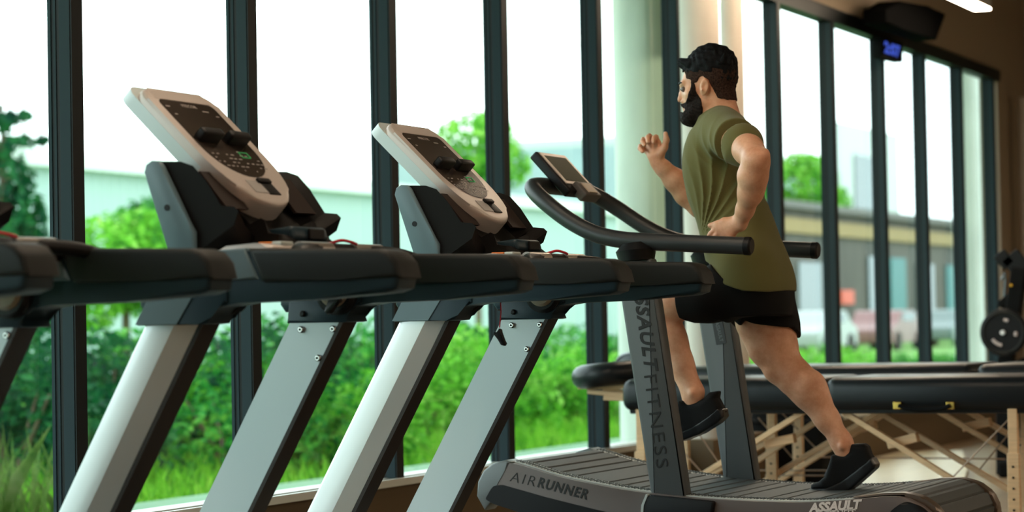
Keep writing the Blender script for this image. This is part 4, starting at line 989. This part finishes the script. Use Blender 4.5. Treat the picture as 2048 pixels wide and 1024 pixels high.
# far arm, forearm raised in front
B.chain([Q(1428, 268, 8.20), Q(1416, 330, 8.26), Q(1402, 408, 8.29)], [.060, .054, .045], .03)
B.chain([Q(1400, 412, 8.29), Q(1374, 386, 8.27), Q(1350, 360, 8.24), Q(1326, 336, 8.21), Q(1315, 324, 8.20)], [.044, .046, .040, .028, .024], .02)
B.cone(Q(1315, 326, 8.20), Q(1309, 312, 8.198), .0235, .026, .012)
for (kx, ky), r_ in zip(((1316, 287), (1307, 285), (1298, 289), (1290, 298)), (.0135, .0135, .013, .012)): B.cone(Q(1311, 312, 8.198), Q(kx, ky, 8.20), .020, r_, .010)
B.ell(Q(1319, 306, 8.188), (.016, .014, .022), .012)
for pts in (((1316, 287, 8.20), (1312, 274, 8.192), (1308, 276, 8.168), (1307, 284, 8.155)), ((1307, 285, 8.20), (1299, 272, 8.192), (1295, 275, 8.166), (1296, 284, 8.152)), ((1298, 289, 8.20), (1287, 279, 8.192), (1285, 283, 8.166), (1289, 291, 8.153)), ((1290, 298, 8.20), (1281, 293, 8.194), (1280, 297, 8.172), (1285, 303, 8.160))):
    B.chain([Q(*p) for p in pts], [.0105, .0098, .0090, .0078], .003)
B.chain([Q(1320, 310, 8.190), Q(1329, 295, 8.182), Q(1333, 280, 8.178), Q(1331, 267, 8.178)], [.0165, .0125, .0105, .0085], .008)
# legs
B.chain([Q(1492, 562, 7.955), Q(1425, 590, 7.94), Q(1345, 606, 7.93), Q(1314, 612, 7.93)], [.092, .078, .060, .056], .03)
B.chain([Q(1312, 614, 7.93), Q(1322, 645, 7.93), Q(1341, 685, 7.93), Q(1362, 730, 7.93), Q(1386, 785, 7.93)], [.054, .052, .0535, .044, .0375], .02)
B.cone(Q(1350, 665, 7.93), Q(1362, 712, 7.93), .034, .026, .03)
B.cone(Q(1386, 785, 7.93), Q(1385, 825, 7.93), .036, .034, .02)
B.chain([Q(1515, 560, 8.13), Q(1530, 640, 8.14), Q(1545, 690, 8.14), Q(1566, 730, 8.14)], [.105, .0985, .084, .064], .03)
B.chain([Q(1568, 733, 8.14), Q(1590, 755, 8.14), Q(1617, 782, 8.14), Q(1654, 838, 8.14), Q(1683, 884, 8.14), Q(1692, 905, 8.14)], [.062, .061, .060, .041, .0345, .036], .025)
B.cone(Q(1622, 768, 8.125), Q(1642, 800, 8.13), .044, .030, .03)
B.ell(Q(1550, 742, 8.13), (.030, .04, .034), .03)
B.ell(Q(1684, 892, 8.10), (.012, .012, .014), .012)
B.ell(Q(1384, 786, 7.895), (.012, .012, .014), .012)
me = B.mesh('body', 1); del B
def skin_mat():
    m = mat('skin', (.56, .30, .19), .42, noise=.0, sss=.12, spec=.4); t = m.node_tree; b = t.nodes['Principled BSDF']
    ge = t.nodes.new('ShaderNodeTexCoord'); n = t.nodes.new('ShaderNodeTexNoise'); n.inputs['Scale'].default_value = 14; n.inputs['Detail'].default_value = 8; n.inputs['Roughness'].default_value = .7
    t.links.new(ge.outputs['Object'], n.inputs['Vector'])
    r = t.nodes.new('ShaderNodeValToRGB'); r.color_ramp.elements[0].position = .3; r.color_ramp.elements[0].color = (.62, .27, .15, 1); r.color_ramp.elements[1].position = .7; r.color_ramp.elements[1].color = (.86, .50, .33, 1)
    t.links.new(n.outputs['Fac'], r.inputs['Fac']); t.links.new(r.outputs[0], b.inputs['Base Color'])
    n2 = t.nodes.new('ShaderNodeTexNoise'); n2.inputs['Scale'].default_value = 160; t.links.new(ge.outputs['Object'], n2.inputs['Vector'])
    bp = t.nodes.new('ShaderNodeBump'); bp.inputs['Strength'].default_value = .25; bp.inputs['Distance'].default_value = .001; t.links.new(n2.outputs['Fac'], bp.inputs['Height']); t.links.new(bp.outputs[0], b.inputs['Normal'])
    return m
link('body', me, skin_mat(), man, smooth=True)
# eyes
for s in (-1, 1):
    c = Q(1367, 178.5, YH + s * .031); e = MB().ball(c, .0100, 10).build('eye', mat('eye_white', (.16, .13, .12), .2) if 'eye_white' not in MATS else MATS['eye_white'], man, smooth=True)
    MB().ball(c + np.array([-.0072, -.0015, 0]), .0052, 8).build('iris', mat('iris_brown', (.03, .015, .01), .15) if 'iris_brown' not in MATS else MATS['iris_brown'], e, smooth=True)
# ---- hair, beard, brows grown from the head surface
def headfield(h=.0026):
    H = Field((-3.06, YM - .12, 1.60), (-2.60, YM + .12, 1.985), h); head(H); H.cone(Q(1433, 196, YM), Q(1434, 250, YM), .056, .064, .03); H.cone(Q(1446, 205, YM), Q(1452, 240, YM), .042, .055, .03); return H
hairm = mat('black_hair', (.0035, .004, .005), .65, spec=.15, bump=1., bscale=260)
fadem = mat('cropped_hair', (.055, .028, .019), .8, spec=.15, noise=.75, nscale=220)
base_h = headfield(); X_, Y_, Z_ = base_h.grid(); bv = base_h.v.copy()
def zof(py): return float(aty(1420, py, YM)[2])
z_lo, z_hi = zof(152), zof(112)
th = .004 + .010 * np.clip((Z_ - z_lo) / (z_hi - z_lo), 0, 1)
nz_ = wob(X_, Y_, Z_, 330, 4) * .0022 + wob(X_, Y_, Z_, 120, 5) * .0016
hp = PX([(1340, 141), (1362, 143), (1374, 142), (1382, 146), (1400, 146), (1422, 148), (1440, 153), (1455, 162), (1466, 182), (1490, 186), (1490, 60), (1340, 60)], YM - .03)
H = Field(base_h.lo, base_h.lo + .01, base_h.h); H.n = base_h.n.copy(); H.v = (bv - th - nz_).astype(np.float32)
g = random.Random(9)
for i in range(20):
    a = g.uniform(-.055, .055); u_ = g.uniform(0, 1)
    p = Q(1382 - 6 * u_, 124 + 10 * u_, YM + a); q_ = Q(1361 - g.uniform(0, 8) + abs(a) * 160, 118 + 16 * u_ + g.uniform(-4, 6), YM + a * 1.05); H.cone(p, q_, .014, .0035, .006)
for i in range(46):
    a = g.uniform(-.06, .06); x_ = g.uniform(1385, 1462); yy = 103 + ((x_ - 1425) / 42) ** 2 * 16 + abs(a) * 180
    p = Q(x_, yy + 6, YM + a); q_ = Q(x_ + g.uniform(-6, 6), yy - 9 - g.uniform(0, 4), YM + a * 1.1); H.cone(p, q_, .011, .0022, .005)
jit = wob(X_, Y_, Z_, 260, 31) * .0022
H.cut((poly_sd(X_, Z_, hp) + jit).astype(np.float32))
link('hair', H.mesh('hair', 0), hairm, man, smooth=True)
fp = PX([(1368, 140), (1372, 150), (1375, 157), (1385, 160), (1391, 168), (1397, 166), (1402, 156), (1411, 154), (1420, 161), (1425, 173), (1432, 186), (1436, 195), (1450, 199), (1464, 199), (1490, 196), (1490, 120), (1368, 120)], YM - .05)
H.v = (bv - .0042 - wob(X_, Y_, Z_, 500, 8) * .0008).astype(np.float32); H.cut((poly_sd(X_, Z_, fp) + jit * .8).astype(np.float32))
link('cropped_hair', H.mesh('cropped_hair', 0), fadem, man, smooth=True)
bp_ = PX([(1389, 165), (1397, 168), (1400, 188), (1406, 196), (1412, 206), (1411, 230), (1404, 250), (1360, 256), (1362, 226), (1371, 226), (1375, 220.5), (1373, 216.5), (1366, 214), (1362, 208.5), (1369, 206.5), (1377, 205), (1383, 197), (1388, 184)], YM - .035)
H.v = (bv - .0085 * np.clip((zof(172) - Z_) / (zof(172) - zof(225)), .22, 1) - .001 - wob(X_, Y_, Z_, 420, 9) * .0014).astype(np.float32)
H.cone(Q(1380, 234, YM), Q(1396, 238, YM), .026, .024, .02, sy=1.5); H.cut((poly_sd(X_, Z_, bp_) + jit).astype(np.float32))
link('beard', H.mesh('beard', 0), mat('beard_hair', (.018, .011, .009), .7, spec=.15, noise=.6, nscale=200, bump=1., bscale=300), man, smooth=True)
ep = PX([(1357, 168), (1360, 164.5), (1368, 165), (1376, 169), (1368, 168.5), (1361, 170.5)], YM - .02)
H.v = (bv - .0028).astype(np.float32); H.cut(poly_sd(X_, Z_, ep).astype(np.float32)); H.cut((.010 - np.abs(Y_ - YM) + 0 * X_ + 0 * Z_).astype(np.float32))
link('eyebrows', H.mesh('eyebrows', 0), hairm, man, smooth=True)
del H, base_h, bv

# ---- t-shirt
T = Field((-3.02, 7.68, 1.02), (-2.40, 8.40, 1.74), .0042); X_, Y_, Z_ = T.grid()
T.loft([row(*t) for t in torso], 0)
T.cone(Q(1437, 243, YM), Q(1452, 266, 7.92), .062, .066, .04)
T.cone(Q(1437, 243, YM), Q(1430, 266, 8.19), .062, .062, .04)
ns, ne = Q(1447, 266, 7.935), Q(1482, 289, 7.765)
T.cone(ns, ne, .080, .077, .04)
fs, fe = Q(1428, 268, 8.20), Q(1410, 345, 8.27)
T.cone(fs, fe, .070, .064, .03)
T.chain([Q(1495, 530, 7.965), Q(1490, 575, 7.955)], [.105, .110], .03)
T.chain([Q(1512, 530, 8.125), Q(1518, 575, 8.13)], [.112, .122], .03)
# folds: fan from the waist front towards the armpit, rings on the sleeve, drape at the hem
fc = aty(1405, 480, YM - .1); ang = np.arctan2(Z_ - fc[2], X_ - fc[0]); rad = np.sqrt((X_ - fc[0]) ** 2 + (Z_ - fc[2]) ** 2)
m1 = np.exp(-((rad - .17) / .13) ** 2) * np.exp(-((ang - 1.15) / .42) ** 2)
w1 = np.abs(np.sin(ang * 17 + 1.2 * np.sin(rad * 14)))
ac = aty(1470, 345, 7.9); ang2 = np.arctan2(Z_ - ac[2], X_ - ac[0]); rad2 = np.sqrt((X_ - ac[0]) ** 2 + (Z_ - ac[2]) ** 2)
m2 = np.exp(-((rad2 - .12) / .06) ** 2) * np.exp(-((ang2 - 2.2) / .6) ** 2)
w2 = np.abs(np.sin(ang2 * 9 + rad2 * 30))
hc = zpx(1500, 500); m3 = np.exp(-((Z_ - hc) / .07) ** 2); w3 = np.sin(X_ * 34 + Z_ * 20 + 2 * np.sin(Z_ * 18 + X_ * 9))
T.v = (T.v + .019 * m1 * (w1 ** .7 - .5) + .009 * m2 * (w2 ** .7 - .5) + .0035 * m3 * w3 + .0015 * wob(X_, Y_, Z_, 28, 2)).astype(np.float32)
# openings
dn_ = (ne - ns) / np.linalg.norm(ne - ns); pc = ns + dn_ * .146; nearm = (Y_ < 7.99) & ((X_ - ns[0]) ** 2 + (Y_ - ns[1]) ** 2 + (Z_ - ns[2]) ** 2 < .24 ** 2) & (Z_ > zpx(1480, 385))
T.cut(np.where(nearm, (X_ - pc[0]) * dn_[0] + (Y_ - pc[1]) * dn_[1] + (Z_ - pc[2]) * dn_[2], -1).astype(np.float32))
df = (fe - fs) / np.linalg.norm(fe - fs); pf_ = fs + df * .16
T.cut(np.where((Y_ > 8.215) & (X_ < pf_[0] + .12) & (Z_ > zpx(1400, 470)) & (Y_ > 8.215), (X_ - pf_[0]) * df[0] + (Y_ - pf_[1]) * df[1] + (Z_ - pf_[2]) * df[2], -1).astype(np.float32))
nk = Q(1438, 222, YM); nd = np.array([-.42, 0, .91])
T.cut(np.where(np.sqrt((X_ - nk[0]) ** 2 + (Y_ - YM) ** 2) + 0 * Z_ < .078, (X_ - nk[0]) * nd[0] + (Z_ - nk[2]) * nd[2] + 0 * Y_ - .008, -1).astype(np.float32))
hem = PX([(1300, 180), (1640, 180), (1640, 572), (1583, 577), (1540, 584), (1500, 582), (1462, 569), (1436, 550), (1417, 527), (1392, 518), (1300, 516)], 7.93)
T.cut(poly_sd(X_, Z_, hem).astype(np.float32))
shirt_m = mat('olive_cotton', (.150, .140, .048), .85, spec=.2, bump=.5, bscale=900, sheen=.15)
tee = link('t_shirt', T.mesh('t_shirt', 1), shirt_m, man, smooth=True); del T

# ---- shorts
Sf = Field((-2.98, 7.72, .66), (-2.36, 8.36, 1.16), .0045); X_, Y_, Z_ = Sf.grid()
Sf.loft([row(500, 1425, 1560, .145), row(540, 1430, 1572, .152), row(575, 1438, 1580, .158), row(610, 1440, 1582, .165), row(632, 1455, 1580, .15)], 0)
Sf.chain([Q(1490, 566, 7.96), Q(1422, 591, 7.94), Q(1330, 603, 7.93)], [.104, .092, .074], .03)
Sf.cone(Q(1440, 606, 7.96), Q(1405, 610, 7.96), .070, .062, .03)
Sf.chain([Q(1520, 580, 8.12), Q(1530, 640, 8.135), Q(1541, 690, 8.14)], [.113, .112, .108], .03)
Sf.v = (Sf.v + .004 * wob(X_, Y_, Z_, 30, 6)).astype(np.float32)
reg = PX([(1324, 500), (1324, 590), (1336, 607), (1362, 626), (1382, 640), (1398, 646), (1428, 647), (1452, 640), (1468, 652), (1480, 641), (1500, 648), (1530, 652), (1572, 657), (1595, 668), (1640, 668), (1640, 470), (1324, 470)], 7.98)
pd = poly_sd(X_, Z_, reg) - np.clip((Y_ - 8.10) * .38, 0, .04) * (X_ > aty(1440, 640, 8.1)[0])
Sf.cut(pd.astype(np.float32))
topc = PX([(1300, 508), (1392, 508), (1417, 514), (1436, 536), (1462, 556), (1500, 569), (1540, 571), (1583, 564), (1640, 560), (1640, 760), (1300, 760)], 7.95)
Sf.cut(poly_sd(X_, Z_, topc).astype(np.float32))
link('shorts', Sf.mesh('shorts', 1), mat('black_shorts', (.0045, .0045, .005), .8, spec=.2, bump=.3, bscale=500), man, smooth=True); del Sf

# ---- shoes
shoe_u = mat('shoe_knit', (.004, .0045, .0055), .7, spec=.2, bump=.6, bscale=420); shoe_s = mat('shoe_sole', (.007, .008, .010), .3, spec=.5)
def shoe(y, upper, sole, toe, heel, lab):
    t_ = np.array(aty(*toe, y)); h_ = np.array(aty(*heel, y)); ax_ = (t_ - h_)[[0, 2]]; L_ = np.linalg.norm(ax_); ax_ /= L_
    allp = np.array(PX(upper + sole, y)); lo = allp.min(0) - .03; hi = allp.max(0) + .03
    out = []
    for nm, pts, ex, mm in (('shoe', upper, 0., shoe_u), ('sole', sole, .005, shoe_s)):
        S_ = Field((lo[0], y - .08, lo[1]), (hi[0], y + .08, hi[1]), .0028); X_, Y_, Z_ = S_.grid()
        u_ = ((X_ - h_[0]) * ax_[0] + (Z_ - h_[2]) * ax_[1]) / L_
        hw = np.interp(u_, [-.1, .0, .15, .45, .75, .92, 1.05], [.022, .031, .034, .036, .046, .036, .018]) + ex
        P2 = poly_sd(X_, Z_, PX(pts, y)); dy = np.abs(Y_ - y) - hw; k = .022 if nm == 'shoe' else .008
        a = np.maximum(P2 + k * 0, dy); hh = np.clip(.5 - .5 * (dy - P2) / k, 0, 1); D = dy * (1 - hh) + P2 * hh + k * hh * (1 - hh) - (.004 if nm == 'shoe' else 0)
        S_.v = D.astype(np.float32); out.append(link(nm, S_.mesh(nm, 1), mm, man if nm == 'shoe' else out[0], smooth=True))
    # laces and heel tab
    lb = MB()
    for i in range(4):
        f = .18 + i * .17; a = np.array(aty(*lab[0], y)) * (1 - f) + np.array(aty(*lab[1], y)) * f
        lb.tube([a + np.array([0, -.022, -.006]), a + np.array([0, -.008, .006]), a + np.array([0, .008, .006]), a + np.array([0, .022, -.006])], .0028, 6)
    lb.build('laces', mat('lace_grey', (.05, .055, .06), .6) if 'lace_grey' not in MATS else MATS['lace_grey'], out[0], smooth=True)
    return out[0]
shoe(7.93, [(1338, 866), (1339, 852), (1348, 832), (1358, 812), (1364, 802), (1372, 803), (1380, 808), (1398, 806), (1413, 798), (1424, 786), (1438, 784), (1435, 796), (1444, 812), (1450, 824), (1430, 840), (1395, 862), (1362, 874)],
     [(1451, 818), (1453, 833), (1440, 846), (1405, 868), (1368, 882), (1346, 882), (1335, 874), (1336, 864), (1362, 866), (1392, 852), (1425, 830), (1440, 816)], (1338, 872), (1446, 826), ((1342, 842), (1362, 806)))
shoe(8.14, [(1627, 978), (1628, 970), (1644, 964), (1657, 953), (1664, 930), (1669, 911), (1680, 912), (1694, 911), (1704, 904), (1708, 890), (1729, 889), (1736, 894), (1741, 910), (1751, 924), (1735, 940), (1705, 962), (1675, 976)],
     [(1748, 914), (1756, 928), (1754, 936), (1734, 954), (1711, 974), (1697, 983), (1674, 989), (1630, 989), (1621, 982), (1624, 976), (1660, 974), (1686, 962), (1714, 941), (1738, 922)], (1622, 982), (1750, 926), ((1650, 955), (1668, 918)))
